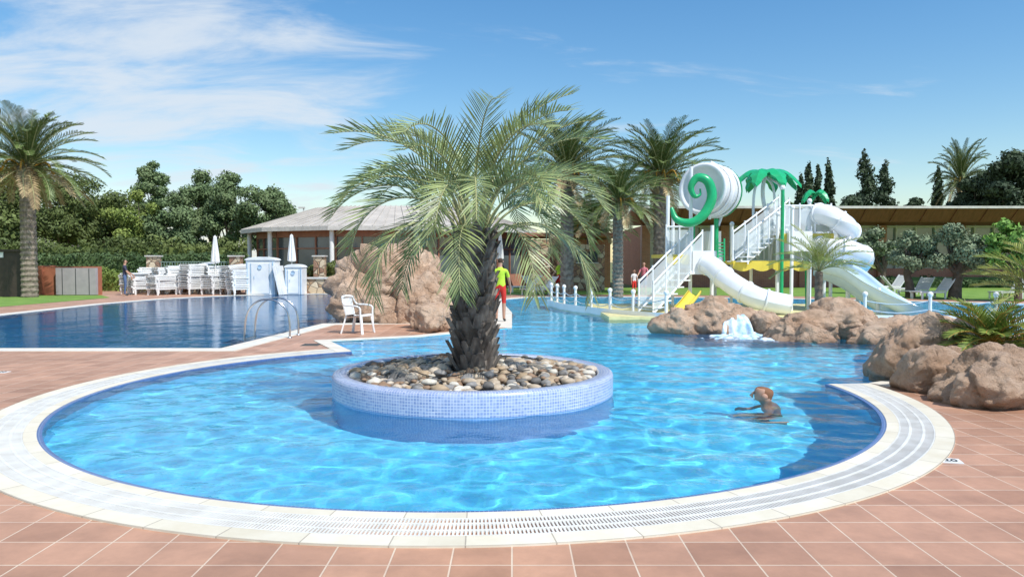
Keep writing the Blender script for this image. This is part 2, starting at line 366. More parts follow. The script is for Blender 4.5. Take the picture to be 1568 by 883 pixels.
ntp.links.new(mixc(ntp,.4,cr.outputs[0],np_.outputs[0],'OVERLAY'),pp.inputs['Base Color']); pp.inputs['Roughness'].default_value=.65
bm=bmesh.new(); bmesh.ops.create_icosphere(bm,subdivisions=2,radius=1); ico=np.array([v.co[:] for v in bm.verts]); icf=np.array([[v.index for v in f.verts] for f in bm.faces]); bm.free()
m=MB()
for i in range(1250):
    r=1.52*sqrt(random.random()); a=random.uniform(0,2*pi)
    if r<.34: continue
    s=random.uniform(.025,.078)*(1.3 if random.random()<.15 else 1); sc=np.array([s*random.uniform(.8,1.4),s*random.uniform(.7,1.1),s*random.uniform(.45,.75)])
    off=random.uniform(0,50); v=ico*(1+.3*np.array([noise.noise(Vector(q)*1.3+Vector((off,0,0))) for q in ico]))[:,None]*sc
    an=random.uniform(0,pi); rt=np.array([[cos(an),-sin(an),0],[sin(an),cos(an),0],[0,0,1]]); v=v@rt.T
    m.add(v+np.array([r*cos(a),r*sin(a),.19+.07*(1-r/1.5)+random.uniform(0,.07)]),icf,0,True)
m.obj('river_stones',[peb],pl)
m=MB()
for k,(r,ph) in enumerate(((1.2,0.6),(.8,2.2))):
    m.tube([(( r+.10*sin(3*t+ph))*cos(t),(r+.10*sin(3*t+ph))*sin(t),.285+.05*(1-r/1.5)+.02*sin(7*t)) for t in np.linspace(ph,ph+3.5,50)],.006,0,n=6)
m.obj('irrigation_hose',[M_('black_hose',(.03,.03,.03),rough=.5)],pl)
# ------------------------------------------------------------------ palms
def frond(mb, base, az, el0, el1, length, nl, ll, wd, mleaf, mr=1, fold=.35, seg=14, droop=.5, start=.18, pw=1.0, rr=.018, lj=.15, fw0=.35):
    pts=[]; p_=Vector(base); out=Vector((cos(az),sin(az),0)); side=Vector((-sin(az),cos(az),0))
    tw=random.uniform(-.25,.25)
    T=[]
    for i in range(seg+1):
        t=i/seg; el=el0+(el1-el0)*t**pw
        d=out*cos(el)+Vector((0,0,sin(el)))+side*tw*t; d.normalize(); T.append(d)
        pts.append(p_.copy()); p_=p_+d*(length/seg)
    mb.tube(pts,[rr*(1-.85*i/seg)+.002 for i in range(seg+1)],mr,n=5)
    V=[];Fc=[];o=0
    for i in range(nl):
        t=start+(1-start)*(i+.5)/nl; x=t*seg; k=min(int(x),seg-1); f=x-k
        q=pts[k].lerp(pts[k+1],f); tg=T[k].lerp(T[min(k+1,seg)],f).normalized()
        sd_=(side-tg*side.dot(tg)).normalized(); nu=sd_.cross(tg); 
        if nu.dot(Vector((0,0,1)))<0 and el0+(el1-el0)*t**pw>-1.57: nu=-nu
        prof=(.45+.55*sin(pi*min(1,.15+t*.75)))*(1 if t<.9 else 1-.35*(t-.9)/.1)
        for sg in (-1,1):
            l=ll*prof*random.uniform(1-lj,1+lj)
            fw=fw0+.75*t+random.uniform(-.12,.12)
            d=(sd_*sg*1.0+tg*fw+nu*(fold+random.uniform(-.2,.2))).normalized()
            wv=(tg-d*tg.dot(d)).normalized()
            g=Vector((0,0,-1))*droop*random.uniform(.5,1.5)
            a=q; b=q+d*l*.35+g*l*.03; c=q+d*l*.7+g*l*.17; e=q+d*l*.95+g*l*.42
            w2=wd*.5
            V+= [a-wv*w2*.6,a+wv*w2*.6,b-wv*w2,b+wv*w2,c-wv*w2*.7,c+wv*w2*.7,e]
            Fc.append((o,o+1,o+3,o+2)); Fc.append((o+2,o+3,o+5,o+4)); Fc.append((o+4,o+5,o+6)); o+=7
    mb.add([tuple(v) for v in V],Fc,mleaf)
def rough_trunk(mb, base, top, r0, r1, mat=0, rings=60, n=20, amp=.12, bulge=0):
    base=Vector(base); top=Vector(top)
    vs=[];fs=[]
    for i in range(rings+1):
        t=i/rings; c=base.lerp(top,t); r=r0+(r1-r0)*t
        if bulge: r*=1+bulge*max(0,(t-.86)/.14)
        for k in range(n):
            a=2*pi*k/n+(.5*2*pi/n)*(i%2); rr=r*(1+amp*(i%2)-amp*.5+random.uniform(-.03,.03))
            vs.append((c.x+rr*cos(a),c.y+rr*sin(a),c.z))
    for i in range(rings):
        for k in range(n): fs.append((i*n+k,i*n+(k+1)%n,(i+1)*n+(k+1)%n,(i+1)*n+k))
    mb.add(vs,fs,mat)
def date_palm_mesh(h, rad=.3, nf=64, fl=3.1, seed=1, nl=40):
    random.seed(seed); m=MB()
    rough_trunk(m,(0,0,-.05),(0,0,h),rad*1.1,rad,0,rings=int(h*9),bulge=.55)
    for i in range(70):
        a=random.uniform(0,2*pi); z=h-random.uniform(0,.7); b=Vector((rad*1.1*cos(a),rad*1.1*sin(a),z-.1)); m.beam(b,b+Vector((cos(a)*.28,sin(a)*.28,.3)),.09,.05,4)
    for i in range(nf):
        t=(i+.5)/nf; az=i*2.39996+random.uniform(-.2,.2); el=radians(88-118*t**1.05)+random.uniform(-.12,.12)
        e1=el-radians(random.uniform(40,95))*(1-.35*t)
        frond(m,(cos(az)*.14,sin(az)*.14,h+.25*(1-t)),az,el,max(e1,-1.5),fl*(.84+.2*sin(pi*t))*random.uniform(.85,1.1),nl,.42,.034,2 if (t<.88) else 3,1,fold=.5,droop=.25,start=.08,rr=.028,pw=1.5,fw0=.6)
    for i in range(9):
        az=random.uniform(0,2*pi); m.tube(bez([(cos(az)*.2,sin(az)*.2,h),(cos(az)*.7,sin(az)*.7,h+.25),(cos(az)*1.0,sin(az)*1.0,h-.25)],4),[.035]*9,5,n=5)
    return m.mesh('date_palm',[palmbark,rach,frond_g,frond_d,frond_d,M_('date_stalk',(.6,.33,.05),rough=.6)])
pm1=date_palm_mesh(5.6,.29,88,3.1,3); pm2=date_palm_mesh(5.4,.27,82,2.95,5)
def put(name,me,x,y,s=1,rz=0,sz=None,rx=0):
    o=mkobj(name,me,None,(x,y,0)); o.scale=(s,s,sz or s); o.rotation_euler=(rx,0,rz); return o
put('date_palm',pm1,X(45,34.5),34.5,1.08,0,1.06)
put('date_palm',pm1,X(868,36),36,1.05,2.1,1.06)
put('date_palm',pm2,X(1010,38),38,1.12,.7,1.09)
put('date_palm',pm2,X(946,34.5),34.5,.85,3.3,.80)
put('date_palm',pm2,X(905,43),43,.9,1.2,.70)
put('date_palm',pm2,X(1468,85),85,1.1,1.2,1.95)
# butia (jelly palm) in the planter
random.seed(31); m=MB(); hb=1.84
rough_trunk(m,(0,0,.15),(0,0,hb),.24,.21,0,rings=26,n=18,amp=.08)
for i in range(170):
    t=i/170; z=.24+t*(hb-.16); a=i*2.39996+random.uniform(-.15,.15); r=.235-.02*t+.05*max(0,.15-t)
    l=random.uniform(.13,.25)+.10*max(0,t-.6); b=Vector((r*cos(a),r*sin(a),z)); o=random.uniform(.25,.62)
    e=b+Vector((cos(a)*l*o,sin(a)*l*o,l)); 
    sd_=Vector((-sin(a),cos(a),0)); w=random.uniform(.06,.10)
    q=[b-sd_*w,b+sd_*w,e+sd_*w*.4,e-sd_*w*.4]; inn=Vector((cos(a),sin(a),0))*-.04
    q2=[v+inn for v in q]; V=q+q2
    m.add([tuple(v) for v in V],[(0,1,2,3),(7,6,5,4),(0,4,5,1),(1,5,6,2),(2,6,7,3),(3,7,4,0)],0)
nf=38
for i in range(nf):
    t=(i+.5)/nf; az=i*2.39996+random.uniform(-.25,.25)
    el=radians(92-22*t)+random.uniform(-.07,.07)
    e1=radians(random.uniform(-25,25)-105*t)
    Ln=random.uniform(2.2,2.5)*(1.0-.13*t)+(.18 if t<.3 else 0)
    frond(m,(cos(az)*.12,sin(az)*.12,hb-.05+.12*(1-t)),az,el,max(e1,-1.75),Ln,34,.45,.020,2,1,fold=.6,droop=.16,start=.32,rr=.017,pw=1.15,seg=18,lj=.25,fw0=.85)
for i in range(9):
    az=(-.4,2.9,3.5,.3,3.9,-1.0,2.3,1.5,4.6)[i]
    frond(m,(cos(az)*.2,sin(az)*.2,hb-.05),az,radians(64),-1.70,random.uniform(1.75,2.1),28,.42,.019,3 if i in(2,) else 2,1,fold=.2,droop=.4,start=.32,rr=.014,lj=.3,pw=.75,fw0=.8)
m.obj('jelly_palm',[butiabark,rach,frond_b,frond_d],None,(C.x+.0,C.y,0))
def small_palm(name,x,y,z,h,nf,fl,mats,rad=.1,seed=1,nl=26,ll=.3,wd=.02,elr=(80,5)):
    random.seed(seed); m=MB()
    if h>0: rough_trunk(m,(0,0,-.2),(0,0,h),rad,rad*.9,0,rings=14,n=12)
    for i in range(nf):
        t=(i+.5)/nf; az=i*2.39996; el=radians(elr[0]+(elr[1]-elr[0])*t)
        frond(m,(0,0,h),az,el,el-radians(random.uniform(45,80)),fl*random.uniform(.85,1.1),nl,ll,wd,2,1,fold=.5,droop=.3,start=.2,rr=.012,fw0=.6)
    return m.obj(name,mats,None,(x,y,z))
small_palm('young_palm',X(1254,18.5),18.5,.4,1.0,24,1.3,[palmbark,rach,frond_y],seed=4,ll=.26,wd=.018,elr=(88,20))
fan=M_('cycad_frond',(.12,.20,.035),(.24,.30,.06),scale=3,rough=.4,island=.4,transl=.2)
small_palm('cycad_bush',6.35,9.9,.42,.12,44,.80,[palmbark,M_('orange_rachis',(.5,.3,.06),rough=.5),fan],seed=6,nl=26,ll=.2,wd=.016,elr=(88,10))
small_palm('feather_palm_bush',7.6,10.4,.4,.6,28,1.25,[palmbark,rach,frond_y],seed=9,nl=30,ll=.32,wd=.02,elr=(90,35))
# ------------------------------------------------------------------ rocks
def icos(n):
    bm=bmesh.new(); bmesh.ops.create_icosphere(bm,subdivisions=n,radius=1); v=[v.co.copy() for v in bm.verts]; f=np.array([[v.index for v in f.verts] for f in bm.faces]); bm.free(); return v,f
I5=icos(5); I6=icos(6)
def rocks(name,lumps,seed=0,I=I5):
    m=MB(); rs=random.Random(seed)
    for k,(x,y,z,rx,ry,rz) in enumerate(lumps):
        off=Vector((seed*7.3+k*3.1,k*5.7,seed)); vs=[]
        s0=(rx+ry+rz)/3
        planes=[(Vector((rs.gauss(0,1),rs.gauss(0,1),rs.gauss(.2,.7))).normalized(),rs.uniform(.62,.85)) for _ in range(9)]
        for q in I[0]:
            P_=Vector((q.x*rx,q.y*ry,q.z*rz)); f=1.12
            for n_,h_ in planes:
                c=q.dot(n_)
                if c*f>h_: f=h_/c*.75+f*.25
            n1_=noise.fractal(P_*1.4/s0**.5+off,1,2,6)
            n3=1-min(1,abs(noise.noise(P_*1.7+off*3))*8); n4=1-min(1,abs(noise.noise(P_*5.1+off*2))*7)
            dd=f*(1+.30*n1_)-.11*n3-.03*n4+.03*noise.noise(P_*11+off)
            vs.append((x+P_.x*dd,y+P_.y*dd,max(z+P_.z*dd,-.4)))
        m.add(vs,I[1],0,True)
    return m.obj(name,[rock_m])
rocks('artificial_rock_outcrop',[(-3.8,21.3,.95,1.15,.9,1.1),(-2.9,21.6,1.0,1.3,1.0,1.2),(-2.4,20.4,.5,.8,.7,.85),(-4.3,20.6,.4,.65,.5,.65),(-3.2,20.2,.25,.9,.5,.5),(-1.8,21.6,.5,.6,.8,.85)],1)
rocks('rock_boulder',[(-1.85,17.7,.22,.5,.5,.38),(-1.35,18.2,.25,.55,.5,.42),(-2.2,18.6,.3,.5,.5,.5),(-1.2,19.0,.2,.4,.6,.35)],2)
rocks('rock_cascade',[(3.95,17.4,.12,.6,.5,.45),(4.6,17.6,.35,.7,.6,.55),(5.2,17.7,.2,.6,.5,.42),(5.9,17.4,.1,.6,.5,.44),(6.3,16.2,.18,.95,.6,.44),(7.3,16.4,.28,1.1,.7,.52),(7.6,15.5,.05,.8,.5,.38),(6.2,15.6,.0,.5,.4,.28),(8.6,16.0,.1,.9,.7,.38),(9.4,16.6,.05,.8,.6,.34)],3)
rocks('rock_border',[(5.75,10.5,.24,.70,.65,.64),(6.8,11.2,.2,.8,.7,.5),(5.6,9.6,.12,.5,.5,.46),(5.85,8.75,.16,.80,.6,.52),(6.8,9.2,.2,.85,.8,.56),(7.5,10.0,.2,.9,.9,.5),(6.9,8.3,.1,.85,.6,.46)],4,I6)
m=MB(); random.seed(3)
foam=M_('foam',(.80,.86,.90),(.30,.55,.75),scale=7,rough=.4)
def gridmesh(nx,ny,f):
    m.add([f(i/(nx-1),j/(ny-1)) for j in range(ny) for i in range(nx)],[(j*nx+i,j*nx+i+1,(j+1)*nx+i+1,(j+1)*nx+i) for j in range(ny-1) for i in range(nx-1)],0,True)
def ff(a,b):
    x=4.0+2.6*a; y=15.3+2.0*b; e=((x-5.3)/1.25)**2+((y-16.5)/.95)**2
    return (x,y,-.05+.05*(1-e)+.08*noise.noise(Vector((x*5,y*5,0)))+.03*noise.noise(Vector((x*13,y*13,0))))
gridmesh(90,60,ff)
def fall(a,b):
    w_=.30+.18*b; x=5.15+(a-.5)*w_*1.6; return (x,17.38-.30*sin(b*1.57)-.02*sin(a*23)-.05*noise.noise(Vector((x*9,b*2,0))),.43-.47*b**1.6+.02*noise.noise(Vector((x*7,0,3))))
gridmesh(24,14,fall)
m.obj('waterfall_foam',[foam])
# ------------------------------------------------------------------ trees
def leaves(mb,cl,n,size,mat,shell=.55,flat=0):
    cl=np.array(cl,float); wt=(cl[:,3]*cl[:,4]*cl[:,5])**(2/3); wt/=wt.sum()
    k=rng.choice(len(cl),n,p=wt); d=rng.normal(size=(n,3)); d/=np.linalg.norm(d,axis=1)[:,None]
    r=shell+(1-shell)*rng.random(n)**.8; r*=1+.10*rng.normal(size=n)
    P_=cl[k,:3]+d*cl[k,3:6]*r[:,None]
    nr=d+rng.normal(size=(n,3))*.5; nr[:,2]+=flat; nr/=np.linalg.norm(nr,axis=1)[:,None]
    a=np.cross(nr,rng.normal(size=(n,3))); a/=np.linalg.norm(a,axis=1)[:,None]; b=np.cross(nr,a)
    s=size*(.6+.8*rng.random(n))[:,None]; a=a*s; b=b*s*.6
    V=np.stack([P_-a,P_-b,P_+a,P_+b],1).reshape(-1,3)
    mb.add(V,np.arange(4*n).reshape(-1,4),mat)
def clumps(c,rad,n,cr,seed,zmin=None):
    random.seed(seed); out=[]
    while len(out)<n:
        q=Vector((random.uniform(-1,1),random.uniform(-1,1),random.uniform(-1,1)))
        if q.length>1 : continue
        if q.length<.35 and random.random()<.6: continue
        s=cr*random.uniform(.6,1.3); out.append((c[0]+q.x*rad[0],c[1]+q.y*rad[1],c[2]+q.z*rad[2],s,s,s*.75))
    return out
def tree(name,x,y,h,rad,trunk_h,mat,n,ls,seed,nc=22,cr=None,tr=.2,rz=None,lean=0,shell=.4):
    m=MB(); random.seed(seed)
    rz=rz or (h-trunk_h)/2; cz=trunk_h+rz*.95; cr=cr or rad*.38
    cl=clumps((0,0,cz),(rad*.82,rad*.82,rz*.85),nc,cr,seed)
    m.tube(bez([(0,0,-.1),(lean*.3,0,trunk_h*.5),(lean,0,trunk_h),(lean*.5,0,cz)],4),[tr*(1.15-.7*i/12) for i in range(13)],0,n=9)
    for c in cl[:12]:
        m.tube(bez([(lean*.8,0,trunk_h*.85),((c[0])*.5,c[1]*.5,(trunk_h+c[2])*.5),(c[0],c[1],c[2])],3),[tr*.5*(1-.8*i/6) for i in range(7)],0,n=6)
    leaves(m,cl,n,ls,1,shell=shell)
    return m.obj(name,[bark,mat],None,(x,y,0))
def top(u,v,d): return at(u,v,d).z
tree('umbrella_pine',X(20,70),70,top(40,250,70),6.0,3,l_pine,22000,.13,11,nc=40,cr=1.6)
tree('umbrella_pine',X(95,66),66,top(40,260,66),4.8,2.6,l_pine,19000,.12,12,nc=36,cr=1.3)
tree('umbrella_pine',X(160,68),68,top(40,270,68),4.2,2.4,l_pine,16000,.12,13,nc=32,cr=1.2)
tree('umbrella_pine',X(-40,60),60,top(40,256,60),4.6,2.4,l_pine,9000,.2,14,nc=30,cr=1.2)
tree('pine_tree',X(215,60),60,top(215,284,60),2.9,.6,l_bush,16000,.10,15,nc=34,cr=.8)
tree('poplar_tree',X(238,84),84,top(238,233,84),1.9,4,l_poplar,13000,.14,16,nc=30,cr=.85)
tree('poplar_tree',X(325,74),74,top(325,246,74),2.2,3,l_poplar,13000,.13,17,nc=34,cr=.9)
tree('poplar_tree',X(292,70),70,top(292,262,70),2.3,2,l_poplar,13000,.12,18,nc=32,cr=.85)
tree('poplar_tree',X(355,68),68,top(352,254,68),2.3,2,l_poplar,14000,.12,19,nc=34,cr=.85)
tree('poplar_tree',X(402,66),66,top(400,264,66),2.8,2,l_poplar,17000,.115,20,nc=38,cr=.9)
tree('poplar_tree',X(425,68),68,top(425,278,68),1.6,2,l_poplar,9000,.12,22,nc=24,cr=.7)
tree('poplar_tree',X(262,60),60,top(265,296,60),2.2,1,l_poplar,11000,.11,24,nc=24,cr=.8)
def cypress(u,v,d,w,seed,n=5000):
    h=top(u,v,d); m=MB(); random.seed(seed); cl=[]
    m.tube([(0,0,-.1),(0,0,h*.5)],[.2,.1],0,n=8)
    for i in range(26):
        t=i/25; r=w*(sin(pi*min(1,.12+.86*t))**.6); a=random.uniform(0,6.3)
        cl.append((cos(a)*r*.35,sin(a)*r*.35,h*(.06+.9*t),r*.65+.1,r*.65+.1,h*.06))
    leaves(m,cl,n,.18,1,shell=.5); m.obj('cypress_tree',[bark,l_cyp],None,(X(u,d),d,0))
cypress(1322,230,80,1.5,1); cypress(1353,247,82,1.35,2); cypress(1236,248,84,.85,3); cypress(1250,253,84,.75,4); cypress(1266,245,84,.9,5)
cypress(1433,254,88,.9,6,3000); cypress(1224,266,86,.75,8,3000)
tree('poplar_tree',X(1205,80),80,top(1205,300,80),1.9,2,l_poplar,4000,.2,33,nc=14)
tree('pine_tree',X(1298,78),78,top(1298,283,78),2.1,2,l_cyp,6000,.2,30,nc=16)
tree('pine_tree',X(1398,80),80,top(1398,296,80),1.5,2,l_cyp,4000,.2,31,nc=12)
tree('pine_tree',X(1500,78),78,top(1500,240,78),2.5,3,l_cyp,11000,.19,32,nc=28,cr=.9)
tree('pine_tree',X(1545,74),74,top(1560,222,74),2.8,3,l_cyp,13000,.18,34,nc=30,cr=1.0)
tree('pine_tree',X(1585,76),76,top(1560,230,76),3.6,3,l_cyp,11000,.19,37,nc=28,cr=1.1)
tree('pine_tree',X(1462,80),80,top(1460,288,80),2.1,3,l_cyp,6000,.2,35,nc=16)
tree('pine_tree',X(890,70),70,top(890,318,70),3,2,l_pine,5000,.2,36,nc=14)
tree('olive_tree',X(1348,38),38,top(1345,346,38),1.25,1.2,l_olive,6000,.075,40,nc=22,cr=.42,tr=.16,lean=.2)
tree('olive_tree',X(1395,34),34,top(1395,350,34),1.05,1.2,l_olive,6000,.07,41,nc=20,cr=.36,tr=.2,lean=-.2)
tree('olive_tree',X(1462,33),33,top(1465,345,33),1.85,1.25,l_olive,11000,.07,42,nc=32,cr=.42,tr=.26,lean=.2)
tree('mulberry_tree',X(1560,31),31,top(1550,330,31),1.3,1.3,l_mulb,6000,.09,43,nc=20,cr=.42,tr=.14)
def hedge(name,x0,x1,y,h,dep,mat,n,ls,wob=.15):
    m=MB(); cl=[]; k=int((x1-x0)/.5)
    for i in range(k):
        xx=x0+(x1-x0)*(i+.5)/k
        for zz in np.arange(.3,h,.5): cl.append((xx,y+random.uniform(-.1,.1),zz+random.uniform(-wob,wob),.42,dep*.5,.38))
    leaves(m,cl,n,ls,0,shell=.6); m.box(((x0+x1)/2,y,h*.42),(x1-x0-.3,dep*.5,h*.84),0); return m.obj(name,[mat])
hedge('hedge',X(-60,47),X(375,47),47,2.3,1.2,l_hedge,30000,.085)
hedge('background_shrubs',X(-80,56),X(380,56),56,3.2,2.5,l_pine,30000,.11,.5)
hedge('background_shrubs',X(1380,62),X(1620,62),62,4.0,3,l_cyp,5000,.2,.7)
hedge('lavender_hedge',X(0,41),X(60,41),41,.9,1.2,l_bush,3000,.07)
hedge('shrub_row',X(150,42),X(228,42),42,1.2,1.2,l_bush,4000,.07,.25)
hedge('shrub_row',X(475,41),X(520,41),41,1.7,1.4,l_pine,3500,.08,.3)
hedge('shrub_row',X(1320,46.7),X(1600,46.7),46.7,.8,.8,l_hedge,6000,.08)
# ------------------------------------------------------------------ restaurant (left)
glass=M_('dark_glass',(.06,.085,.09),(.13,.16,.165),scale=.7,rough=.08,spec=.9)
frame_m=M_('brown_frame',(.36,.16,.10),rough=.5)
brick_m=brickmat('red_brick',(.42,.16,.09),(.34,.12,.07),(.40,.30,.23),.25,.075,.008,offset=.5,vec='XZ',rough=.8)
roof_m=M_('roof_membrane',(.50,.46,.41),(.40,.37,.33),scale=1,rough=.8,stretch=(1,1,4))
fascia=M_('pale_fascia',(.62,.60,.55),rough=.6)
wood=M_('soffit_wood',(.24,.082,.05),(.17,.058,.035),scale=2,rough=.6,stretch=(6,1,1))
rb=empty('restaurant_pavilion')
cxr,cyr=X(600,52),53.0
def oct_(rx,ry,n=12): return [(cxr+rx*cos(2*pi*(k+.5)/n),cyr+ry*sin(2*pi*(k+.5)/n)) for k in range(n)]
ez=at(420,346,45).z; 
m=MB(); n=12; E=oct_(10.3,8.4); T_=oct_(5.4,3.6); W=oct_(9.2,7.4)
tz=top(600,316,50)
m.add([(x,y,ez) for x,y in E]+[(x,y,tz) for x,y in T_]+[(cxr,cyr,tz+.15)],[(i,(i+1)%n,n+(i+1)%n,n+i) for i in range(n)]+[(n+i,n+(i+1)%n,2*n) for i in range(n)],0)
m.add([(x,y,ez-.02) for x,y in E]+[(x,y,ez-.02) for x,y in W],[(i,n+i,n+(i+1)%n,(i+1)%n) for i in range(n)],2)
for i in range(n):
    a=E[i];b=E[(i+1)%n]; m.beam((a[0],a[1],ez-.12),(b[0],b[1],ez-.12),.12,.26,1)
    for t in np.linspace(0,1,9)[:-1]:
        p0=Vector((a[0]+(b[0]-a[0])*t,a[1]+(b[1]-a[1])*t,ez+.03)); c_=T_[i];d_=T_[(i+1)%n]; p1=Vector((c_[0]+(d_[0]-c_[0])*t,c_[1]+(d_[1]-c_[1])*t,tz+.03)); m.beam(p0,p1,.06,.06,0)
m.obj('roof',[roof_m,fascia,frame_m],rb)
m=MB()
for i in range(n):
    a=Vector((*W[i],0));b=Vector((*W[(i+1)%n],0)); t=(b-a).normalized(); L_=(b-a).length; mid=(a+b)/2; an=atan2(t.y,t.x); nrm=Vector((t.y,-t.x,0))
    m.box(mid+Vector((0,0,.4)),(L_,.3,.8),0,rz=an); m.box(mid+Vector((0,0,(ez+3.15)/2)),(L_,.3,ez-3.15),2,rz=an)
    m.box(mid+Vector((0,0,1.97)),(L_,.06,2.35),1,rz=an)
    k=max(2,int(L_/1.2))
    for j in range(k+1):
        q=a.lerp(b,j/k)+nrm*.06; m.box(q+Vector((0,0,1.97)),(.08,.14,2.35),2,rz=an)
    m.box(mid+nrm*.06+Vector((0,0,2.45)),(L_,.12,.07),2,rz=an)
m.obj('glazed_walls',[brick_m,glass,frame_m],rb)
m=MB()
for i in range(n):
    a=Vector((*E[i],0)); q=a.lerp(Vector((cxr,cyr,0)),.05); m.tube([q,q+Vector((0,0,ez-.1))],.14,0,n=16)
m.obj('columns',[white],rb)
lb=empty('long_pavilion'); y0=48; x0=X(983,48); x1=50; sz=3.95
m=MB(); fz=top(1200,320,44.5)
m.add([(x0-1.2,44.5,fz-.02),(x1,44.5,fz-.02),(x1,y0,sz),(x0,y0,sz)],[(0,3,2,1)],0)
m.add([(x0-1.2,44.5,fz+.18),(x1,44.5,fz+.18),(x1,y0+9,sz+.4),(x0,y0+9,sz+.4)],[(0,1,2,3)],2)
m.beam((x0-1.2,44.40,fz+.10),(x1,44.40,fz+.10),.14,.14,1)
m.add([(x0-1.2,44.44,fz+.03),(x1,44.44,fz+.03),(x1,45.3,fz-.72),(x0-.4,45.3,fz-.72)],[(0,3,2,1)],0)
m.add([(x0-1.2,44.5,fz-.02),(x0,y0,sz),(x0,y0+9,sz+.4),(x0-1.2,44.5,fz+.18)],[(0,1,2,3)],0)
xx=x0
while xx<x1: m.beam((xx,44.40,fz+.01),(xx,45.26,fz-.73),.05,.05,0); xx+=1.8
m.obj('roof',[wood,fascia,roof_m],lb)
m=MB(); m.box(((x0+x1)/2,y0+.2,.6),(x1-x0,.4,1.2),0); m.box(((x0+x1)/2,y0+.25,2.575),(x1-x0,.05,2.75),1)
i=0; xx=x0
while xx<x1:
    m.box((xx,y0+.15,2.0),(.10,.2,3.95),2)
    if i%4==0: m.box((xx+.2,y0-.05,1.97),(.5,.5,3.93),0)
    xx+=1.25; i+=1
m.box(((x0+x1)/2,y0+.14,2.9),(x1-x0,.16,.08),2); m.box(((x0+x1)/2,y0+.12,3.86),(x1-x0,.2,.12),2)
m.box((x0+.1,y0+4.6,1.95),(.3,8.8,3.9),0)
m.obj('glazed_wall',[brick_m,M_('window_glass',(.12,.17,.17),(.26,.31,.30),scale=.5,rough=.1,spec=.8),fascia],lb)
def stonemat():
    m,nt,p,out=newmat('stone_cladding'); L=nt.links.new; tc=N(nt,'ShaderNodeTexCoord')
    v=N(nt,'ShaderNodeTexVoronoi',Scale=3.0); v.feature='F1'; v2=N(nt,'ShaderNodeTexVoronoi',Scale=3.0); v2.feature='DISTANCE_TO_EDGE'
    L(tc.outputs['Object'],v.inputs[0]); L(tc.outputs['Object'],v2.inputs[0])
    s=N(nt,'ShaderNodeSeparateColor'); L(v.outputs['Color'],s.inputs[0])
    r=N(nt,'ShaderNodeValToRGB'); L(s.outputs[0],r.inputs[0]); cc=[(0,(.40,.26,.15)),(.3,(.50,.39,.26)),(.55,(.29,.17,.11)),(.8,(.58,.48,.34))]
    r.color_ramp.interpolation='CONSTANT'
    while len(r.color_ramp.elements)<4: r.color_ramp.elements.new(.5)
    for e_,(a,b) in zip(r.color_ramp.elements,cc): e_.position=a; e_.color=c4(b)
    c=mixc(nt,ramp(nt,v2.outputs[0],0,.05),(.12,.09,.07),r.outputs[0]); L(c,p.inputs['Base Color']); p.inputs['Roughness'].default_value=.85
    b=N(nt,'ShaderNodeBump',Distance=.03); L(ramp(nt,v2.outputs[0],0,.1),b.inputs['Height']); L(b.outputs[0],p.inputs['Normal']); return m
sclad=stonemat()
sb=empty('stone_bar_building')
m=MB()
for u0,u1,v,d in ((812,842,368,41),(842,870,352,43),(872,926,374,42.0)):
    a=X(u0,d);b=X(u1,d); h=top(u0,v,d); m.box(((a+b)/2,d+.6,h/2),(b-a,1.2,h),0)
m.obj('stone_walls',[sclad],sb)
m=MB(); d=42; 
for u in (890,908): m.box((X(u,d),d-.03,1.9),(.5,.1,.6),0); m.box((X(u,d),d-.06,1.56),(.6,.12,.06),1)
m.box((X(870,45),46,3.2),(6,5,.2),2); m.box((X(870,45),47.5,1.5),(5.5,1.5,3),2)
m.obj('openings_and_slab',[dark,fascia,brick_m],sb)
m=MB(); d=40
for u in (236,362,490):
    m.box((X(u,d),d,.95),(.55,.55,1.9),0); m.box((X(u,d),d,1.93),(.68,.68,.07),1)
m.box((X(300,d),d,.5),(X(362,d)-X(236,d)-.6,.25,1.0),0)
for k in range(30): m.box((X(236,d)+.4+k*.145,d,1.3),(.03,.03,.6),2)
m.box((X(299,d),d,1.62),(4.2,.05,.05),2)
m.obj('stone_pier_fence',[sclad,fascia,M_('fence_metal',(.2,.28,.24),rough=.5)])
m=MB(); d=36.5
m.box((X(104,d),d+.3,.70),(X(150,d)-X(62,d),.35,1.4),0); m.box((X(118,d),d-.02,.68),(1.95,.18,1.3),1); m.box((X(70,d)-.4,d+.6,.72),(.4,1.2,1.44),0)
for k in range(3): m.box((X(118,d)-.65+k*.65,d-.125,.68),(.02,.02,1.25),2)
m.obj('equipment_wall',[M_('red_render',(.42,.15,.08),(.36,.13,.07),rough=.8),M_('grey_door',(.42,.38,.38),(.36,.33,.33),scale=3,rough=.6),dark])
m=MB(); m.box((X(14,35),35.2,1.05),(1.5,1.0,2.1),0); m.box((X(14,35),35.2,2.15),(1.7,1.2,.1),0); m.box((X(5,35),34.67,1.95),(.5,.03,.25),1)
m.obj('dark_kiosk',[M_('kiosk_paint',(.06,.045,.035),rough=.5),white])
m=MB(); d=38.8
m.box((X(492,d),d,.38),(1.6,.8,.76),0); m.box((X(492,d),d,.79),(1.75,.95,.08),1); m.obj('stone_planter_box',[sclad,fascia])
